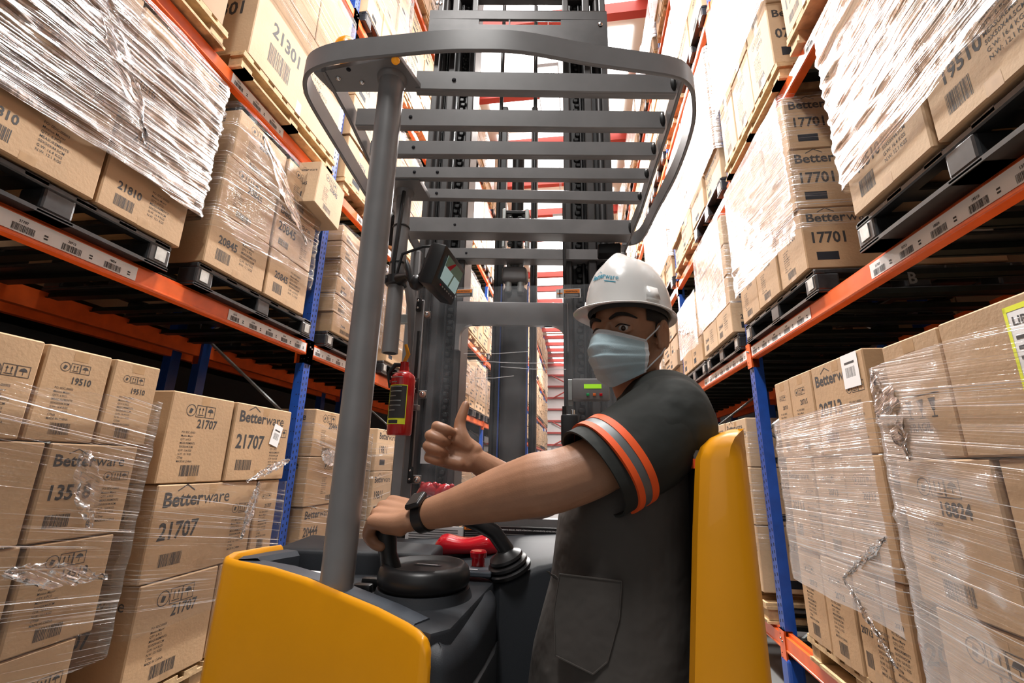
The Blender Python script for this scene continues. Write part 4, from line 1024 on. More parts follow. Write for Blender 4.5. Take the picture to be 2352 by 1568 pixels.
# mast
TILT = True
MY = 2.0
def mcol(px_pairs, name, m='steel2', z0=-1.42, z1=3.7):
    mb = MB()
    for x0, x1, y0, y1 in px_pairs: mb.rbox(((x0+x1)/2, (y0+y1)/2, (z0+z1)/2), (x1-x0, y1-y0, z1-z0), m, .006, 1)
    return tp(mb, name, smooth=40)
for s_, xs in ((1, (-.775, -.54)), (-1, (-.065, .180))):
    x0, x1 = xs; o_ = x0 if s_ > 0 else x1
    f = lambda d: (o_+s_*d)
    def seg(d0, d1, y0, y1, name, m='steel2', z1=3.7):
        a, b = sorted((f(d0), f(d1))); return mcol([(a, b, y0, y1)], name, m, z1=z1)
    seg(.0, .035, MY-.02, MY+.16, 'outer_mast_rail', 'steel2'); seg(.035, .085, MY+.05, MY+.10, 'outer_mast_web')
    seg(.085, .125, MY-.01, MY+.14, 'middle_mast_rail', 'steel2'); seg(.125, .20, MY+.07, MY+.12, 'middle_mast_web'); seg(.200, .235, MY+.0, MY+.14, 'inner_mast_rail')
    mb = MB(); x = f(.165)
    for i in range(150):
        z = -1.0+i*.031; mb.rbox((x+(.004 if i % 2 else -.004), MY+.04, z), (.030, .016, .026), 'chain', .006, 1)
    tp(mb, 'lift_chain', smooth=40)
    for d in (.055, .145): mb = MB(); mb.tube([(f(d), MY+.03, -1.2), (f(d), MY+.03, 3.6)], .008, 'black', 8); tp(mb, 'hydraulic_hose', smooth=60)
    mb = MB(); mb.tube([(f(.018+.03), MY+.02, -1.2), (f(.018+.03), MY+.02, 3.5)], .018, 'steel2', 14); tp(mb, 'lift_cylinder', smooth=60)
# centre column
ca = ony(1150, 800, 2.06); cb = ony(1210, 800, 2.06); cx0, cx1 = ca.x, cb.x; zt = ony(1180, 655, 2.06).z
mb = MB(); mb.rbox(((cx0+cx1)/2, 2.10, (zt-1.4)/2), (cx1-cx0, .09, zt+1.4), 'steel2', .03, 4); tp(mb, 'centre_cylinder', smooth=60)
for x in (cx0-.022, cx1+.022):
    mb = MB(); mb.rbox((x, 2.14, .45), (.034, .05, 3.0), 'chain', .006, 1); tp(mb, 'chain_guide', smooth=40)
for x in (cx0-.002, cx1+.003):
    mb = MB(); mb.tube([(x, 2.05, -.3), (x, 2.05, zt)], .0035, 'blue', 6); tp(mb, 'blue_line')
mb = MB(); cx = (cx0+cx1)/2; mb.tube([(cx, 2.1, zt-.02), (cx, 2.1, 1.6)], .032, 'chain', 20); tp(mb, 'cylinder_rod', smooth=60)
y1 = ony(1185, 615, 2.05).z; y0 = ony(1185, 658, 2.05).z
mb = MB(); mb.rbox((cx, 2.06, (y0+y1)/2+.01), (.125, .08, (y1-y0)*.8), 'steel', .02, 3)
for q in (-.03, .03): mb.lathe((cx+q, 2.05, y0-.03), [(.015, 0), (.018, .01), (.018, .05), (.012, .052)], 'galv', 12); mb.lathe((cx+q, 2.05, y1-.005), [(.012, 0), (.012, .02), (.008, .022)], 'galv', 10)
tp(mb, 'cylinder_yoke', smooth=40)
y1 = ony(1185, 484, 2.05).z; y0 = ony(1185, 572, 2.05).z
mb = MB()
for q in (-.058, .058): mb.rbox((cx+q, 2.06, (y0+y1)/2), (.018, .07, y1-y0), 'galv', .004, 1)
mb.rbox((cx, 2.07, y1-.012), (.12, .06, .02), 'chain', .004, 1)
for q in (-.024, .024):
    for i in range(6): mb.rbox((cx+q, 2.03, y0+.015+i*.028), (.026, .03, .020), 'chain', .005, 1)
tp(mb, 'chain_anchor', smooth=40)
for px in (1133, 1222):
    p = ony(px, 500, 2.0); mb = MB(); mb.tube([(p.x, 2.12, -1.2), (p.x, 2.12, 3.4)], .011, 'black', 10); tp(mb, 'hydraulic_hose', smooth=60)
p = ony(1298, 700, 1.9); mb = MB(); mb.tube([(p.x, 1.88, -.1), (p.x, 1.88, 1.2)], .008, 'black', 8); tp(mb, 'hydraulic_hose', smooth=60)
# mast cross members
def cross(y0, y1, xa, xb, Y, th, name, m='steel', r=.006):
    a = ony(1180, y0, Y).z; b = ony(1180, y1, Y).z; mb = MB(); mb.rbox(((xa+xb)/2, Y+th/2, (a+b)/2), (xb-xa, th, a-b), m, r, 2); return tp(mb, name, smooth=40)
cross(693, 746, -.56, -.04, 1.97, .03, 'mast_crossbar', r=.004)
a = ony(1180, 746, 1.97).z
for x0, x1, s_ in ((-.56, -.42, 1), (-.04, -.14, -1)):   # rounded inner corners of the opening
    mb = MB(); n = 8; pl = [(x0, a+.002), (x0, a-.10)]; cxx = x0+s_*.11
    pl = [(x0, a+.002), (x0, a-.12), (x0+s_*.02, a-.12)]+[(x0+s_*(.02+.055*(1-math.cos(t*math.pi/2/n))), a-.055-.0+.055*math.sin(t*math.pi/2/n)-.0) for t in range(n+1)]+[(x0+s_*.11, a+.0), (x0+s_*.11, a+.002)]
    mb.add([(x, 1.97, z) for x, z in pl]+[(x, 2.0, z) for x, z in pl], [list(range(len(pl))), list(range(len(pl), 2*len(pl)))[::-1]]+[(i, (i+1) % len(pl), (i+1) % len(pl)+len(pl), i+len(pl)) for i in range(len(pl))], 'steel'); tp(mb, 'crossbar_gusset')
# slotted head plate high on the mast
Y = 1.93; L_ = ony(985, 60, Y); R_ = ony(1395, 60, Y); zt = ony(1180, 27, Y).z; zb_ = ony(1180, 118, Y).z; s1 = ony(1180, 45, Y).z; s0 = ony(1180, 58, Y).z; xa = ony(1100, 52, Y).x; xb = ony(1288, 52, Y).x
mb = MB()
mb.bb((L_.x, Y, zb_), (R_.x, Y+.012, s0), 'steel2'); mb.bb((L_.x, Y, s1), (R_.x, Y+.012, zt), 'steel2'); mb.bb((L_.x, Y, s0), (xa, Y+.012, s1), 'steel2'); mb.bb((xb, Y, s0), (R_.x, Y+.012, s1), 'steel2')
mb.bb(((xa*.62+xb*.38)-.004, Y, s0), ((xa*.62+xb*.38)+.004, Y+.012, s1), 'steel2')
for px in (1002, 1010, 1378): p = ony(px, 32, Y-.004); mb.sphere(p, (.012, .004, .014), 'chrome', n=10, k=6)
mb.rbox(((L_.x+R_.x)/2, Y+.03, zt), (R_.x-L_.x, .06, .014), 'steel2', .003, 1)
tp(mb, 'mast_head_plate', smooth=40)
for yy, h in ((1.95, .05), (2.02, .06)): 
    z = ony(1180, 2 if h == .05 else -60, 1.98).z
mb = MB(); z = ony(1180, -6, 1.98).z; mb.rbox(((L_.x+R_.x)/2, 2.02, z+.05), (R_.x-L_.x-.08, .05, .09), 'steel2', .01, 1); tp(mb, 'mast_crossbar', smooth=40)
TILT = False
# front guard legs and brackets
for (x, y) in ((-.735, 1.86), (.205, 1.97)):
    mb = MB(); mb.rbox((x, y, .35), (.05, .03, 1.2), 'steel', .006, 1); tp(mb, 'guard_leg', smooth=40)
mb = MB(); p = ony(1400, 570, 1.85); mb.rbox((p.x, 1.88, p.z), (.10, .07, .05), 'chain', .01, 2); tp(mb, 'guard_bracket', smooth=40)
# black fan housing seen between post and pole
mb = MB(); p = ony(905, 520, 1.75); n = 24; Rm = Matrix.Rotation(math.radians(-60), 3, 'Y')
mb.lathe(p, [(.085, -.02), (.09, 0), (.085, .02), (.07, .022), (.066, .0)], 'black', n, Rm)
for q in range(4):
    an = q*math.pi/4; d = Rm @ Vector((math.cos(an), math.sin(an), 0)); mb.tube([p-d*.08, p+d*.08], .006, 'black', 6)
tp(mb, 'work_lamp_cage', smooth=40)
p = ony(915, 730, 1.62); mb = MB(); mb.rbox((p.x+.02, 1.64, p.z), (.10, .03, .035), 'galv', .004); tp(mb, 'grey_bracket')
mb = MB(); a = ony(935, 620, 1.62); b = ony(950, 900, 1.62); mb.tube([a, a.lerp(b, .35)+Vector((.012, 0, 0)), b], .020, 'steel', 8); tp(mb, 'windshield_brace', smooth=40)
# seat back with its yellow shell
mb = MB(); rings = []
prof = [(.064, .060), (.060, .045), (.050, .025), (.035, .010), (.015, .002), (-.10, -.0), (-.31, 0), (-.7, 0), (-1.25, 0)]
for z, sh in prof:
    t = (.05-z)/.36; xl = .193-.040*min(t, 2.4)+sh*1.0; xr = .279+(.0)*t-.004*t; c_ = max(0, sh)*.4
    xl = min(xl, xr-.03)
    yb = .80-.015*min(t, 2)
    rings.append([Vector(q) for q in ((xl, yb+.025, z), (xl+.004, yb+.008, z), (xl+.018, yb, z), ((xl+xr)/2, yb-.006, z), (xr-.022, yb+.004, z), (xr-.008, yb+.02, z), (xr-.001, yb+.05, z), (xr, yb+.12, z), (xr, 1.24, z), (xr-.03, 1.26, z), (xr-.035, yb+.10, z), (xl+.02, yb+.05, z))])
mb.loft(rings, 'yellow'); tp(mb, 'backrest_shell', 'yellow painted shell', 40)
mb = MB(); mb.rbox((.215, 1.04, -.35), (.045, .36, .72), 'black', .02, 3); tp(mb, 'backrest_pad', smooth=40)
p = ony(1697, 1252, .80); mb = MB(); mb.sphere((p.x, p.y-.001, p.z), (.003, .002, .004), 'hole', n=8, k=6); tp(mb, 'paint_chip')
# floor plate, chassis, wheels
mb = MB(); mb.prism([(-.75, 1.0), (-.25, .80), (.30, .84), (.30, 2.2), (-.80, 2.2)], -1.36, -1.27, 'dash', .01); tp(mb, 'floor_plate')
mb = MB(); mb.rbox((.04, 1.05, -.85), (.20, .30, .84), 'black', .03); mb.v = []; mb.f = []; mb.m = []
for x in (-.74, .22):
    mb = MB(); mb.rbox((x, 2.9, -1.33), (.12, 1.8, .14), 'yellow', .02); tp(mb, 'support_leg')
Rw = Matrix.Rotation(math.radians(90), 3, 'Y')
for x, y in ((-.74, 3.65), (.22, 3.65), (-.55, 1.1), (.1, 1.1)):
    mb = MB(); mb.lathe((x-.04, y, -1.40), [(.04, 0), (.095, .004), (.098, .02), (.098, .06), (.095, .076), (.04, .08)], 'black', 28, Rw); tp(mb, 'wheel', smooth=40)

# ------------------------------------------------------------------ things carried on the truck
mo = ony(992, 650, 1.26); vv = Vector((.30, 0, .954)); uu = Vector((.06, .998, 0)).normalized(); nn = uu.cross(vv).normalized(); vv = nn.cross(uu)
t = thing('monitor', tuple(mo), 'small black camera monitor with lit screen clamped on the grey pole', 'monitor')
Rm = Matrix((nn, uu, vv)).transposed()
w, h, d = .185, .125, .055
mb = MB(); mb.rbox(mo+uu*w/2+vv*h/2-nn*d/2, (d, w, h), 'black', .006, 2, Rm); mb.build('housing', t, smooth=40)
mb = MB(); mb.rbox(mo+uu*w/2+vv*h/2-nn*(d*.5-.006)+nn*0, (d*.9, w+.012, h+.012), 'black', .006, 2, Rm); mb.build('bezel', t, smooth=40)
mb = MB(); F = Face(mb, mo+nn*.009+uu*.02+vv*.028, uu, vv, .001); F.rect(0, 0, w-.04, h-.045, 'screen'); F.rect(0, h*.36, w-.04, h*.28, 'screen2', 2); F.poly([((w-.04)*.45, 0), ((w-.04)*.52, 0), ((w-.04)*.62, h*.36), ((w-.04)*.55, h*.36)], 'screen2', 2); F.poly([((w-.04)*.1, h*.36), ((w-.04)*.3, h*.36), ((w-.04)*.5, h*.62), ((w-.04)*.42, h*.62)], 'red', 3); mb.build('screen', t, 'lit picture of the aisle')
for i in range(7):
    mb = MB(); F = Face(mb, mo+nn*.010+uu*(.03+i*.02)+vv*.010, uu, vv, .001); F.rect(0, 0, .010, .005, 'galv' if i else 'red'); mb.build('button', t)
t = thing('monitor_clamp', (-.60, 1.37, .55), 'black ball clamp arm holding the monitor on the pole', 'clamp')
px_, py_ = -.612, 1.385; cz = ony(905, 640, 1.36).z
mb = MB(); mb.lathe((px_, py_, cz-.018), [(.028, 0), (.036, .004), (.037, .032), (.028, .036)], 'black', 24); mb.build('collar', t, smooth=40)
mb = MB(); mb.limb([(px_-.03, py_-.02, cz), (px_-.05, py_-.025, cz+.01)], [.014, .018], 'black'); mb.build('knob', t, smooth=60)
mb = MB(); e = mo-nn*d+uu*w*.3+vv*h*.35; mb.tube([(px_+.02, py_-.02, cz), (px_+.06, py_-.05, cz-.004), e-Vector((.035, .0, .03)), e], [.022, .012, .018, .022], 'black', 14); mb.sphere(e-Vector((.035, 0, .03)), .026, 'black'); mb.build('arm', t, smooth=60)
mb = MB(); q = e-Vector((.035, 0, .03)); mb.tube([q+Vector((-.015, -.01, .0)), q+Vector((-.03, -.012, .05)), q+Vector((-.038, -.012, .075))], [.010, .012, .005], 'black', 10); mb.build('lever', t, smooth=60)
mb = MB(); e2_ = mo-nn*d+uu*w*.5+vv*h*.9; mb.tube([(px_+.01, py_-.03, .60), (px_+.03, py_-.04, .68), e2_+Vector((-.06, 0, .05)), e2_+Vector((-.02, 0, .05)), e2_], .005, 'black', 8); mb.build('cable', t, smooth=60)
# fire extinguisher
ec = ony(916, 1000, 1.50); zt = ony(916, 858, 1.50).z; R0 = .0415
t = thing('fire_extinguisher', tuple(ec), 'red fire extinguisher with black and yellow label hung beside the windshield', 'fire extinguisher')
mb = MB(); hgt = zt-ec.z; mb.lathe(ec, [(.02, 0), (.038, .0), (R0, .006), (R0, hgt-.02), (.038, hgt-.008), (.028, hgt+.002), (.018, hgt+.008), (.016, hgt+.025)], 'redp', 36); mb.build('cylinder', t, smooth=50)
mb = MB(); n = 14; rr_ = R0+.0006
def arc(z0, z1, a0, a1, m, rr_):
    vs = []; fs = []
    for i in range(n+1):
        an = math.radians(a0+(a1-a0)*i/n); vs += [(ec.x+rr_*math.cos(an), ec.y+rr_*math.sin(an), z0), (ec.x+rr_*math.cos(an), ec.y+rr_*math.sin(an), z1)]
    for i in range(n): fs.append((2*i, 2*i+2, 2*i+3, 2*i+1))
    mb.add(vs, fs, m)
z0 = ec.z+.035; z1 = zt-.045
arc(z0, z1, 190, 315, 'lime', rr_); arc(z0+.02, z1-.003, 222, 311, 'ink', rr_+.0004); arc(z0+.003, z0+.014, 228, 280, 'ink', rr_+.0005)
for i in range(9): arc(z0+.045+i*.016, z0+.048+i*.016, 228, 228+(60 if i % 3 else 35), 'galv', rr_+.0008)
for i in range(5): arc(z0+.03+i*.026, z0+.045+i*.026, 196, 216, 'ink', rr_+.0005)
mb.build('label', t, 'black and lime label')
mb = MB(); mb.lathe((ec.x, ec.y, zt+.02), [(.015, 0), (.015, .02), (.010, .022)], 'redp', 16); mb.tube([(ec.x-.005, ec.y, zt+.035), (ec.x+.01, ec.y, zt+.07), (ec.x-.002, ec.y, zt+.105)], [.006, .008, .006], 'yellow', 8); mb.build('handle', t, 'yellow lever', 50)
mb = MB(); mb.tube([(ec.x, ec.y, zt+.03), (ec.x-.03, ec.y-.01, zt+.03), (ec.x-.052, ec.y-.01, zt-.0), (ec.x-.045, ec.y, zt-.05)], [.008, .009, .008, .007], 'black', 8); mb.build('hose', t, None, 60)
mb = MB(); mb.rbox((ec.x+.02, ec.y+.05, ec.z+.1), (.05, .03, .02), 'steel', .003); mb.rbox((ec.x-.035, ec.y-.01, zt-.03), (.016, .02, .012), 'redp', .003); mb.v = mb.v[:]; mb.build('bracket', t)
# terminal with green display
tc_ = ony(1350, 920, 1.52); t = thing('access_terminal', (tc_.x, 1.54, tc_.z), 'grey keypad terminal with green display mounted behind the man', 'terminal')
a = ony(1314, 918, 1.52); b = ony(1400, 868, 1.52); mb = MB(); mb.rbox(((a.x+b.x)/2, 1.545, (a.z+b.z)/2), (b.x-a.x, .05, b.z-a.z), 'steel', .006); mb.build('housing', t, smooth=40)
F_ = lambda: None
mb = MB(); F = Face(mb, (a.x, 1.519, a.z), (1, 0, 0), (0, 0, 1)); ww = b.x-a.x; hh = b.z-a.z
F.rect(.32*ww, .52*hh, .46*ww, .20*hh, 'lcd'); mb.build('display', t, 'lit green display')
for i, m in enumerate(('green', 'orb', 'red')):
    mb = MB(); mb.rbox((a.x+ww*(.42+.17*i), 1.518, a.z+.24*hh), (.08*ww, .006, .13*hh), m, .001, 1); mb.build('key', t)
for i in range(5): mb = MB(); mb.rbox((a.x-.006, 1.535+.006*i, (a.z+b.z)/2-.004*i), (.014, .002, .07), 'galv', .0008, 1); mb.build('card', t)
# two-way radio
p = ony(1306, 1010, 1.40); t = thing('two_way_radio', (p.x, 1.40, p.z), 'black two-way radio with antenna standing behind the raised arm', 'radio')
mb = MB(); mb.rbox((p.x+.004, 1.40, p.z+.03), (.052, .03, .09), 'black', .006); mb.build('body', t, smooth=40)
mb = MB(); q = ony(1296, 940, 1.40); mb.tube([(p.x-.012, 1.40, p.z+.07), ((p.x-.012+q.x)/2, 1.40, p.z+.10), (q.x, 1.40, q.z)], [.007, .006, .004], 'black', 10); mb.build('antenna', t, smooth=60)
mb = MB(); mb.lathe((p.x+.014, 1.40, p.z+.075), [(.006, 0), (.006, .014), (.004, .015)], 'chrome', 12); mb.build('knob', t, smooth=40)
# gloves / red tool bag behind the clear sheet
p = ony(990, 1130, 1.72); t = thing('work_gloves', (p.x, 1.72, p.z-.03), 'red and white work gloves lying behind the clear sheet', 'gloves')
for i, (dx, dz, rt) in enumerate(((-.01, .0, 20), (.055, -.005, -15))):
    mb = MB(); Rg = Matrix.Rotation(math.radians(rt), 3, 'Y'); c_ = Vector((p.x+dx, 1.72, p.z+dz))
    mb.limb([c_+Vector((-.03, 0, -.02)), c_+Vector((.0, -.01, .012)), c_+Vector((.03, 0, -.005))], [.022, .026, .018], 'red')
    for q in range(3): mb.limb([c_+Vector((-.018+.018*q, -.005, .008)), c_+Vector((-.022+.024*q, -.01, .028))], [.012, .010], 'red')
    mb.build('glove', t, smooth=60)
mb = MB(); mb.rbox((p.x-.05, 1.715, p.z-.03), (.03, .03, .05), 'paper', .008); mb.build('glove_cuff', t)

# ------------------------------------------------------------------ the man
man = thing('person', (.06, 1.03, -1.27), 'man in white helmet, face mask and grey-black work shirt giving a thumbs-up', 'person')
def mp(mb, name, label=None, smooth='all', parent=None):
    if parent is not None: ORG[parent] = ORG[man]
    return mb.build(name, parent or man, label, smooth)
# head frame
HC = ony(1444, 772, 1.005)
F_ = Vector((-.60, -.80, -.03)).normalized(); U_ = Vector((0.03, .02, 1)); U_ = (U_-U_.dot(F_)*F_).normalized(); L_ = U_.cross(F_).normalized()
HS = .95
def hd(l, f, u): return HC+(L_*l+F_*f+U_*u)*HS
RH = Matrix((L_, F_, U_)).transposed()

HS_ = HS; HS = 1.0; hb = MB()
hb.sphere(hd(0, -.012, .030), (.076, .098, .088), 'skin', RH, 32, 20)
hb.sphere(hd(0, .020, -.030), (.062, .064, .075), 'skin', RH, 24, 16)
hb.sphere(hd(0, .035, .012), (.064, .052, .05), 'skin', RH, 24, 16)
hb.sphere(hd(0, .068, -.098), (.026, .022, .018), 'skin', RH)
for s_ in (-1, 1):
    hb.limb([hd(s_*.060, -.012, -.045), hd(s_*.050, .020, -.082), hd(0, .070, -.100)], [.018, .019, .018])
    hb.sphere(hd(s_*.034, .053, -.034), (.022, .022, .022), 'skin', RH)
    hb.limb([hd(s_*.004, .080, .018), hd(s_*.030, .080, .022), hd(s_*.052, .060, .020)], [.0085, .0095, .009])
    hb.limb([hd(s_*.015, .077, .002), hd(s_*.031, .0805, .0085), hd(s_*.047, .069, .002)], [.0036, .0046, .0040])
    hb.limb([hd(s_*.015, .075, -.004), hd(s_*.031, .077, -.0105), hd(s_*.047, .067, -.004)], [.0036, .0048, .0040]); hb.sphere(hd(s_*.046, .044, .004), (.015, .017, .02), 'skin', RH)
    # ear
    hb.sphere(hd(s_*.078, -.008, -.010), (.008, .020, .030), 'skin', RH)
    ear = [hd(s_*(.083+.004*math.sin(math.radians(a))), -.012-.018*math.cos(math.radians(a+20)), -.008+.029*math.sin(math.radians(a))) for a in range(-80, 151, 23)]
    hb.limb(ear, [.0045]*len(ear))
    hb.sphere(hd(s_*.079, .004, -.034), (.006, .008, .010), 'skin', RH)
hb.limb([hd(0, .086, .010), hd(0, .098, -.018), hd(0, .112, -.040)], [.008, .009, .014])
NB = Vector((.162, 1.055, .118))
HS = HS_; hb.v = [tuple(HC+(Vector(v)-HC)*HS) for v in hb.v]; body = MB(); body.mi('skin'); body.v = hb.v; body.f = hb.f; body.m = hb.m; body.mats = hb.mats
body.limb([hd(0, -.022, -.050), hd(0, -.020, -.10), NB, NB+Vector((.01, .0, -.06))], [.054, .054, .060, .065], n=24)
# near (left) arm
SH = Vector((.165, .905, .085))
W1 = ony(962, 1186, .945); arm = [SH, ony(1385, 1060, .855), ony(1295, 1098, .845), ony(1235, 1112, .848), ony(1150, 1134, .875), ony(1040, 1165, .915), W1]
body.limb(arm, [.055, .052, .053, .056, .049, .035, .0265], n=22)
# far (right) arm
E2 = ony(1232, 1150, 1.22); W2 = ony(1091, 1055, 1.12); SH2 = Vector((.15, 1.235, .07))
body.limb([SH2, SH2.lerp(E2, .5)+Vector((0, .01, 0)), E2, E2.lerp(W2, .45), W2], [.055, .050, .046, .041, .027], n=20)

def hand(B, w, a, n, t, sp, curl, thumb, lens=(.043, .047, .044, .034), squash=1.0):
    """w wrist, a towards the fingers, n out of the palm, t towards the thumb"""
    a = Vector(a).normalized(); n = Vector(n); n = (n-n.dot(a)*a).normalized(); t = Vector(t); t = (t-t.dot(a)*a-t.dot(n)*n).normalized()
    P = lambda x, y, z: w+a*x+n*y+t*z
    mc = [(.088, -.004, .034), (.093, -.006, .011), (.089, -.005, -.012), (.080, -.003, -.034)]
    for i, (x, y, z) in enumerate(mc):
        B.limb([P(0, 0, z*.45), P(.03, .002, z*.75), P(x, y, z)], [.022, .019, .0150])
        ang = 0; p = P(x, y, z); seg = [p]; c_ = curl[i]; L0 = lens[i]
        for k, (ln, cc) in enumerate(zip((L0, L0*.62, L0*.48), c_)):
            ang += math.radians(cc); d = a*math.cos(ang)+n*math.sin(ang)+t*sp[i]*(1 if k == 0 else .4)
            p = p+d.normalized()*ln; seg.append(p)
        B.limb(seg, [.0140, .0132, .0122, .0100])
    B.limb([P(.02, .012, -.024), P(.06, .014, -.028)], [.017, .012]); B.limb([P(.015, .010, .02), P(.045, .016, .026)], [.018, .016])
    th = [P(*q) for q in thumb]; B.limb(th, [.020, .018, .0150, .0130, .0105][:len(th)])
    return P
# right hand, thumbs-up
aR = (-.86, -.10, .30); 
PR = hand(body, W2+Vector((-.008, -.004, .006)), aR, (.10, -.96, .05), (.30, 0, .95), (.05, .0, -.03, -.06), [(72, 92, 62)]*4, [(.018, .008, .02), (.038, .014, .036), (.054, .010, .060), (.058, .010, .084), (.060, .006, .112)])
# left hand on the knob
aL = ony(868, 1176, .985)-W1
PL = hand(body, W1+aL.normalized()*.012, aL, (.05, .50, -.85), (-.1, .8, .55), (.10, .02, -.05, -.12), [(38, 72, 40), (44, 72, 40), (50, 72, 42), (55, 66, 42)], [(.018, .010, .028), (.042, .022, .044), (.066, .038, .040), (.085, .050, .026)], lens=(.043, .048, .045, .036))
vs, fs = fuse(body, .0026, 9, .5)
mb = MB(); mb.add(vs, fs, 'skin'); mp(mb, 'body')
# thumb nail
# eyes
for s_ in (-1, 1):
    mb = MB(); ec_ = hd(s_*.032, .0745, -.0005); mb.sphere(ec_, (.0112, .0092, .0080), 'eyew', RH, 20, 14); e = mp(mb, 'eye')
    g = (Vector((0, 0, .0))-ec_).normalized(); p = ec_+g*.0058; mb = MB(); mb.sphere(p, .0056, 'iris', None, 16, 10); mp(mb, 'iris', parent=e)
    mb = MB(); mb.limb([hd(s_*.013, .0965, .020), hd(s_*.030, .0955, .0265), hd(s_*.046, .083, .0265), hd(s_*.060, .064, .019)], [.0028, .0042, .0036, .0016], 'hair'); mp(mb, 'eyebrow')
    mb = MB(); mb.limb([hd(s_*.018, .0835, .0035), hd(s_*.032, .0865, .0065), hd(s_*.048, .0745, .002)], [.0008, .0014, .0010], 'hair'); mp(mb, 'eyelash')
# hair under the helmet
mb = MB(); n, k = 48, 24; vs = []; idx = {}; fs = []
for i in range(k+1):
    for j in range(n):
        th = math.radians(35)+math.radians(100)*i/k; ph = 2*math.pi*j/n
        vs.append(hd(.0795*math.sin(th)*math.sin(ph), -.014+.102*math.sin(th)*math.cos(ph), .030+.094*math.cos(th)))
for i in range(k):
    for j in range(n):
        ph = ((j+.5)/n*360+180) % 360-180; th = 35+100*(i+.5)/k; u = .094*math.cos(math.radians(th))
        lim = -.075 if abs(ph) > 115 else (-.045 if 78 < abs(ph) < 90 else (-.015 if abs(ph) > 62 else (.022 if abs(ph) > 54 else .05)))
        if 90 <= abs(ph) <= 115: lim = -.005
        if u > lim: fs.append((i*n+j, i*n+(j+1) % n, (i+1)*n+(j+1) % n, (i+1)*n+j))
mb.add(vs, fs, 'hair'); mp(mb, 'hair')
# face mask
mb = MB(); A_, B_ = 36, 26; vs = []; fs = []; 
def maskpt(s, t):
    # s -1..1 across, t 0 top .. 1 bottom
    top = -.012-.016*abs(s)**1.5+.006*(1-abs(s)); bot = -.128+.030*abs(s)**1.3
    u = top+(bot-top)*t
    fc = .108+.034*math.sin(math.pi*min(1, t*1.1+.12))-.030*max(0, t-.70)/.3
    fe = .045; e = abs(s)**1.65
    f = fc*(1-e)+fe*e; l = s*.070*(1-.18*max(0, t-.5)*2*.5)*(1+.06*math.sin(math.pi*t))
    pl = 0
    for c_, wd, am in ((.30, .055, .0055), (.50, .05, .0060), (.70, .05, .0050)):
        tt = t-c_-.06*abs(s)*(c_-.45)
        pl += am*(1/(1+math.exp(-(tt)/.008)))*max(0, 1-max(0, tt)/.16)*(1-.55*e)
    f += pl+.0022*noise.noise(Vector((s*4, t*9, 2)))
    return hd(l, f, u)
for i in range(B_*2+1):
    for j in range(A_+1): vs.append(maskpt(-1+2*j/A_, i/(B_*2)))
for i in range(B_*2):
    for j in range(A_): fs.append((i*(A_+1)+j, i*(A_+1)+j+1, (i+1)*(A_+1)+j+1, (i+1)*(A_+1)+j))
top_ = [f for q, f in enumerate(fs) if q//A_ < 5 or (q % A_) in (0, A_-1)]; rest_ = [f for q, f in enumerate(fs) if not (q//A_ < 5 or (q % A_) in (0, A_-1))]
mb.add(vs, rest_, 'mapc'); mb.add(vs, top_, 'maskw'); mk = mp(mb, 'face_mask', 'pale blue pleated face mask')
mb = MB()
for q in (.055, .075): mb.tube([maskpt(-1+2*j/20, q)+F_*.0007 for j in range(21)], .0006, 'maskw', 5)
mp(mb, 'seam', parent=mk)
for s_ in (-1, 1):
    mb = MB(); mb.tube([maskpt(s_*.98, .03), hd(s_*.080, .020, -.004), hd(s_*.084, .002, .014), hd(s_*.084, -.014, .018)], .0016, 'maskw', 8); mb.tube([maskpt(s_*.98, .93), hd(s_*.078, .0, -.055), hd(s_*.080, -.022, -.032)], .0016, 'maskw', 8); mp(mb, 'ear_loop', parent=mk)
# helmet
HB = .047; RL, RF, HT = .095, .112, .143
def tilt(l, f, u):     # brim plane rises a little to the front
    return hd(l, f-.006, HB+u+.06*f)
def hp(az, h, off=0):
    r = (1-h**2.35)**(1/2.1) if h < 1 else 0
    ridge = .006*max(0, 1-abs(math.sin(az)*r*RL)/.020)*(h**.6)
    bump = .009*math.exp(-((math.sin(az)*r*RL)/.020)**2-((math.cos(az)*r*RF-.035)/.035)**2)
    x = (RL+off)*math.sin(az)*r; y = (RF+off)*math.cos(az)*r; return tilt(x, y, h*HT+off*.6+ridge+bump)
hs = [0, .06, .14, .22, .3, .4, .5, .6, .7, .78, .85, .9, .94, .97, .99, .999]; n = 72
mb = MB(); rings = []
for h in hs: rings.append([hp(2*math.pi*j/n, h) for j in range(n)])
# brim: from the outside edge up to the shell
def brimr(az, k):
    fr = max(0, math.cos(az))**2.2; ext = .010+.036*fr; dr = -.012*fr*k-.004*k
    return tilt((RL+ext*k)*math.sin(az), (RF+ext*k)*math.cos(az), dr+.002)
br = [[brimr(2*math.pi*j/n, k) for j in range(n)] for k in (1.0, .6, .25)]
brl = [[brimr(2*math.pi*j/n, k)-U_*.004 for j in range(n)] for k in (0.05, .5, .98)]
lipt = [[brimr(2*math.pi*j/n, 1.04)-U_*.001 for j in range(n)]]
inn = [[tilt((RL-.004)*math.sin(2*math.pi*j/n)*q, (RF-.004)*math.cos(2*math.pi*j/n)*q, z) for j in range(n)] for q, z in ((.6, .09), (.9, .05), (1, 0))]
mb.loft(inn+brl+lipt+br+rings, 'hat'); hat = mp(mb, 'hard_hat', 'glossy white helmet', 50)
mb = MB(); mb.loft([[tilt((RL-.010)*math.sin(2*math.pi*j/40), (RF-.012)*math.cos(2*math.pi*j/40), z) for j in range(40)] for z in (-.008, .02)], 'band', cap=False); mp(mb, 'inner_band', parent=hat)
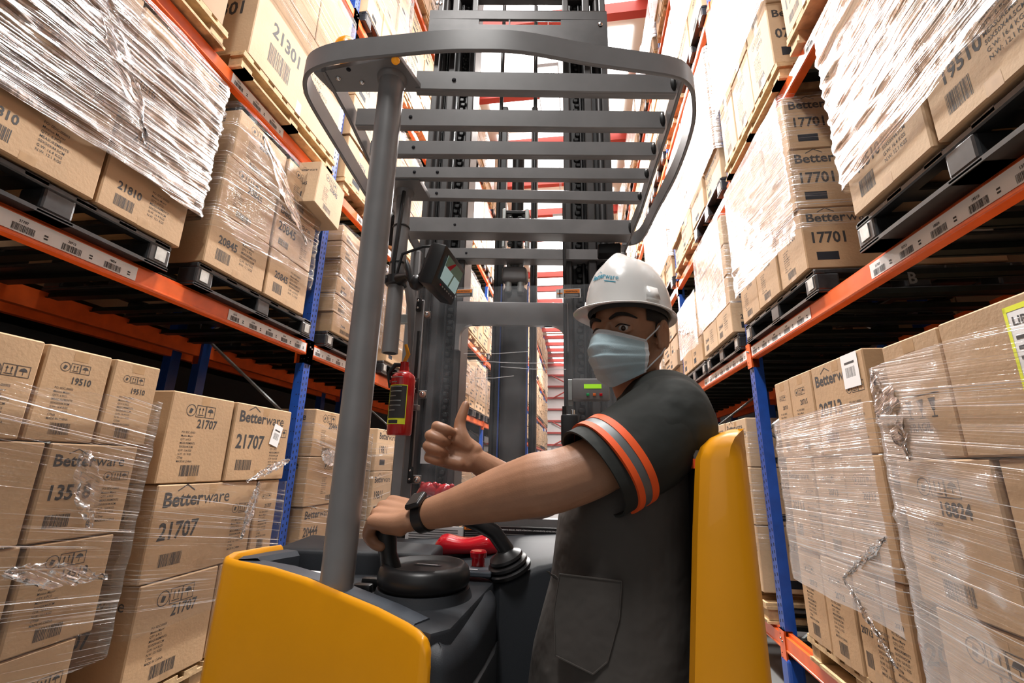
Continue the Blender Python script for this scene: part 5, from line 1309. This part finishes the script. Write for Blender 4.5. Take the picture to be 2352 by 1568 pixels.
for az0 in (1.15, -1.15):
    mb = MB(); vs = []
    for off in (-.002, .007):
        for a, h in ((-.15, .06), (.15, .06), (.13, .26), (-.13, .26)): vs.append(hp(az0+a, h, off if off < 0 or h < .2 else .004))
    mb.add(vs, [(0, 1, 2, 3), (7, 6, 5, 4), (0, 4, 5, 1), (1, 5, 6, 2), (2, 6, 7, 3), (3, 7, 4, 0)], 'hat'); mp(mb, 'side_slot', parent=hat)
tx = MB(); Fq = Face(tx, (0, 0, 0), (1, 0, 0), (0, 1, 0), 0); Fq.logo(0, 0, .082, 'logo'); Fq.rect(.045, -.008, .03, .0022, 'logo')
mb = MB(); base = [(v[0], v[1]) for v in tx.v]
out = [hp(.02+(x-.041)/.104, .42+y/.14-.10*(x-.041)/.08, .0012) for x, y in base]
mb.add(out, tx.f, 'logo'); mp(mb, 'helmet_logo', None, 'all', hat)

# shirt
sh = MB()
tor = [(-.78, .045, 1.03, .155, .20), (-.60, .050, 1.03, .158, .195), (-.46, .045, 1.03, .160, .190), (-.34, .052, 1.03, .150, .185), (-.22, .072, 1.03, .135, .178), (-.10, .086, 1.03, .133, .178), (.0, .110, 1.035, .128, .178), (.07, .140, 1.045, .108, .170), (.105, .158, 1.05, .085, .145), (.125, .165, 1.055, .070, .10)]
rings = []
for z, x, y, a, b in tor:
    rings.append(sh.ell((x, y, z), (1, 0, 0), (0, 1, 0), a, b, 40, 2.3))
sh.loft(rings, 'shirtg')
CU = ony(1360, 1088, .835); CA = (CU-SH).normalized()
shp = [Vector((.170, .945, .060)), Vector((.160, .90, .068)), SH.lerp(CU, .35), SH.lerp(CU, .7), CU]
sh.limb([Vector((.175, .96, .075)), Vector((.17, 1.05, .085)), Vector((.165, 1.15, .07))], [.075, .07, .07], n=28)
sh.sphere(NB+Vector((.0, -.03, -.01)), (.062, .06, .05), 'shirtg')
# collar
sh.limb([NB+Vector((-.055, -.03, -.005)), NB+Vector((-.02, -.062, .012)), NB+Vector((.035, -.05, .022)), NB+Vector((.055, 0, .025)), NB+Vector((.03, .055, .018)), NB+Vector((-.03, .055, .0))], [.013]*6)
sh.limb([NB+Vector((-.055, -.03, -.01)), NB+Vector((-.082, -.045, -.045))], [.014, .012]); sh.limb([NB+Vector((-.05, .03, -.01)), NB+Vector((-.09, .03, -.04))], [.014, .012])
# sleeve, a wide oval tube
e1_ = CA.cross(Vector((0, 1, 0))).normalized(); e2_ = CA.cross(e1_).normalized()
if e1_.z < 0: e1_ = -e1_
# creases
for z0, x0, am in ((-.20, -.02, .007), (-.28, .03, .007), (-.40, -.03, .008), (-.47, .06, .007)):
    sh.limb([Vector((x0-.05, .866, z0+.03)), Vector((x0+.02, .860, z0)), Vector((x0+.10, .868, z0+.045))], [.003, am, .003])
for z0 in (-.24, -.30, -.36, -.43):
    xx = -.062+(z0+.24)*.25; sh.limb([Vector((xx+.03, .93, z0)), Vector((xx, 1.03, z0-.012)), Vector((xx+.02, 1.1, z0-.02))], [.006, .009, .006])
vs, fs = fuse(sh, .0055, 6, .5)
out_vs = [v+Vector((0, 0, 0)) for v in vs]
for i, v in enumerate(out_vs):
    q = noise.noise(v*9)*.004+noise.noise(v*22)*.0018
    out_vs[i] = v+Vector((-.2, -1, 0))*q*(1 if v.y < 1 else .3)
bmm = bmesh.new(); bv = [bmm.verts.new(v) for v in out_vs]
for f in fs: bmm.faces.new([bv[i] for i in f])
bmesh.ops.bisect_plane(bmm, geom=bmm.verts[:]+bmm.edges[:]+bmm.faces[:], plane_co=(0, 0, .012), plane_no=(.12, 0, 1))
bmm.verts.index_update(); mb = MB(); mb.v = [tuple(v.co) for v in bmm.verts]; mb.mi('shirtg'); mb.mi('shirtb')
for f in bmm.faces:
    c_ = f.calc_center_median(); mb.f.append([v.index for v in f.verts]); mb.m.append(1 if (c_-Vector((0, 0, .012))).dot(Vector((.12, 0, 1))) > 0 else 0)
bmm.free(); shirt = mp(mb, 'shirt', 'black and grey short-sleeved work shirt')
SW = ((-.25, .078, .080), (.0, .086, .084), (.3, .087, .082), (.6, .083, .077), (.85, .082, .075), (1.0, .083, .075))
def sw(t):
    for (t0, a0, b0), (t1, a1, b1) in zip(SW, SW[1:]):
        if t <= t1: k = (t-t0)/(t1-t0); return a0+(a1-a0)*k, b0+(b1-b0)*k
def sc_(t): return SH.lerp(CU, t)+Vector((0, 0, -.008*math.sin(math.pi*max(0, t))))
sv = MB(); sv.limb([Vector((.140, 1.03, .130)), Vector((.172, .965, .118)), Vector((.168, .905, .072))], [.060, .080, .087], n=28); sv.limb([SH.lerp(CU, .0), SH.lerp(CU, .3)], [.086, .078])
vs, fs = fuse(sv, .005, 9, .5); sv = MB(); sv.add([v+Vector((-.3, -1, .3))*(noise.noise(v*10)*.004+noise.noise(v*24)*.0014) for v in vs], fs, 'shirtb')
NS = 64; outr = []
for q in range(25):
    t = -.05+1.05*q/24; a, b_ = sw(t); ring = sv.ell(sc_(t), e1_, e2_, a, b_, NS, 2.1)
    outr.append([p+(p-sc_(t)).normalized()*(noise.noise(p*9+Vector((3, 0, 0)))*.005+noise.noise(p*23)*.0016)*min(1, (1.02-t)*5) for p in ring])
inr = [[p+(sc_(t)-p).normalized()*.004 for p in sv.ell(sc_(t), e1_, e2_, *sw(t), NS, 2.1)] for t in (1.0, .9, .75, .6)]
sv.loft(outr+inr, 'shirtb')
mb = sv; sleeve = mp(mb, 'sleeve', 'black short sleeve', 50, parent=shirt)
sv = MB(); sv.limb([Vector((.17, 1.10, .085)), Vector((.155, 1.20, .065)), SH2.lerp(E2, .45)], [.068, .072, .066], n=28)
vs, fs = fuse(sv, .006, 6); mb = MB(); mb.add(vs, fs, 'shirtb'); mp(mb, 'sleeve', 'black short sleeve', parent=shirt)
# reflective bands round the sleeve
def bandring(t0, t1, m, name, grow=.0062):
    mb = MB(); R_ = []
    for t, g in ((t0, -.004), (t0, grow), (t1, grow), (t1, -.004)):
        a, b_ = sw(t); R_.append(mb.ell(sc_(t), e1_, e2_, a+g, b_+g, 64, 2.1))
    mb.loft(R_, m, cap=False); mp(mb, name, None, 40, shirt)
bandring(.64, .715, 'hiviz', 'orange_band'); bandring(.715, .80, 'refl', 'reflective_band', .0050); bandring(.80, .865, 'hiviz', 'orange_band')
# sleeve hem thickness + back piping
mb = MB(); p0 = ony(1592, 1045, .845); mb.bb((p0.x-.003, .835, p0.z-.022), (p0.x+.012, .86, p0.z-.006), 'hiviz'); mb.bb((p0.x-.002, .835, p0.z-.006), (p0.x+.012, .86, p0.z+.008), 'refl'); mp(mb, 'back_band', None, False, shirt)
# patch pocket low on the side
mb = MB(); pk = [(1285, 1318), (1428, 1335), (1422, 1420), (1395, 1520), (1362, 1548), (1275, 1505), (1272, 1400)]
yy = .846; P3 = [ony(x, y, yy) for x, y in pk]; n = len(P3); off = Vector((0, -.004, 0))
mb.add([tuple(p) for p in P3]+[tuple(p-off) for p in P3], [list(range(n))]+[(i, (i+1) % n, (i+1) % n+n, i+n) for i in range(n)], 'shirtg')
for a, b in zip(P3, P3[1:]+P3[:1]): mb.tube([a, b], .0016, 'shirtg', 6)
mp(mb, 'pocket', None, False, shirt)
# trousers and shoes
tr = MB(); tr.loft([tr.ell((.045, 1.03, z), (1, 0, 0), (0, 1, 0), a, b, 28, 2.2) for z, a, b in ((-.85, .11, .165), (-.7, .135, .175), (-.5, .135, .172))], 'pants')
for y in (.94, 1.12):
    tr.limb([Vector((.05, y, -.66)), Vector((-.03, y, -.88)), Vector((-.01, y, -1.0)), Vector((.03, y, -1.21))], [.095, .070, .062, .052], 'pants', 20)
vs, fs = fuse(tr, .009, 4); mb = MB(); mb.add(vs, fs, 'pants'); mp(mb, 'trousers', 'dark navy trousers')
for y in (.94, 1.12):
    mb = MB(); mb.limb([Vector((.05, y, -1.225)), Vector((-.05, y, -1.23)), Vector((-.15, y, -1.235))], [.045, .043, .034], 'black', 18); mp(mb, 'shoe')
# smartwatch
wd = (ony(1040, 1165, .915)-W1).normalized(); wc_ = W1+wd*.016; wn = Vector((-.25, -.55, .80)); wn = (wn-wn.dot(wd)*wd).normalized(); ws = wd.cross(wn).normalized()
mb = MB(); rings = []
for dx, g in ((-.012, .0), (-.011, .0035), (.011, .0035), (.012, 0), ): rings.append(mb.ell(wc_+wd*dx, wn, ws, .0285+g, .0305+g, 40))
mb.loft(rings, 'black'); wt = mp(mb, 'smartwatch', 'black smartwatch on the near wrist', 40)
Rw_ = Matrix((wd, ws, wn)).transposed()
mb = MB(); mb.rbox(wc_+wn*.036, (.036, .040, .011), 'black', .005, 3, Rw_); mp(mb, 'watch_case', None, 40, wt)
mb = MB(); mb.rbox(wc_+wn*.0415, (.030, .034, .002), 'black', .0008, 1, Rw_); mp(mb, 'watch_glass', None, 40, wt)
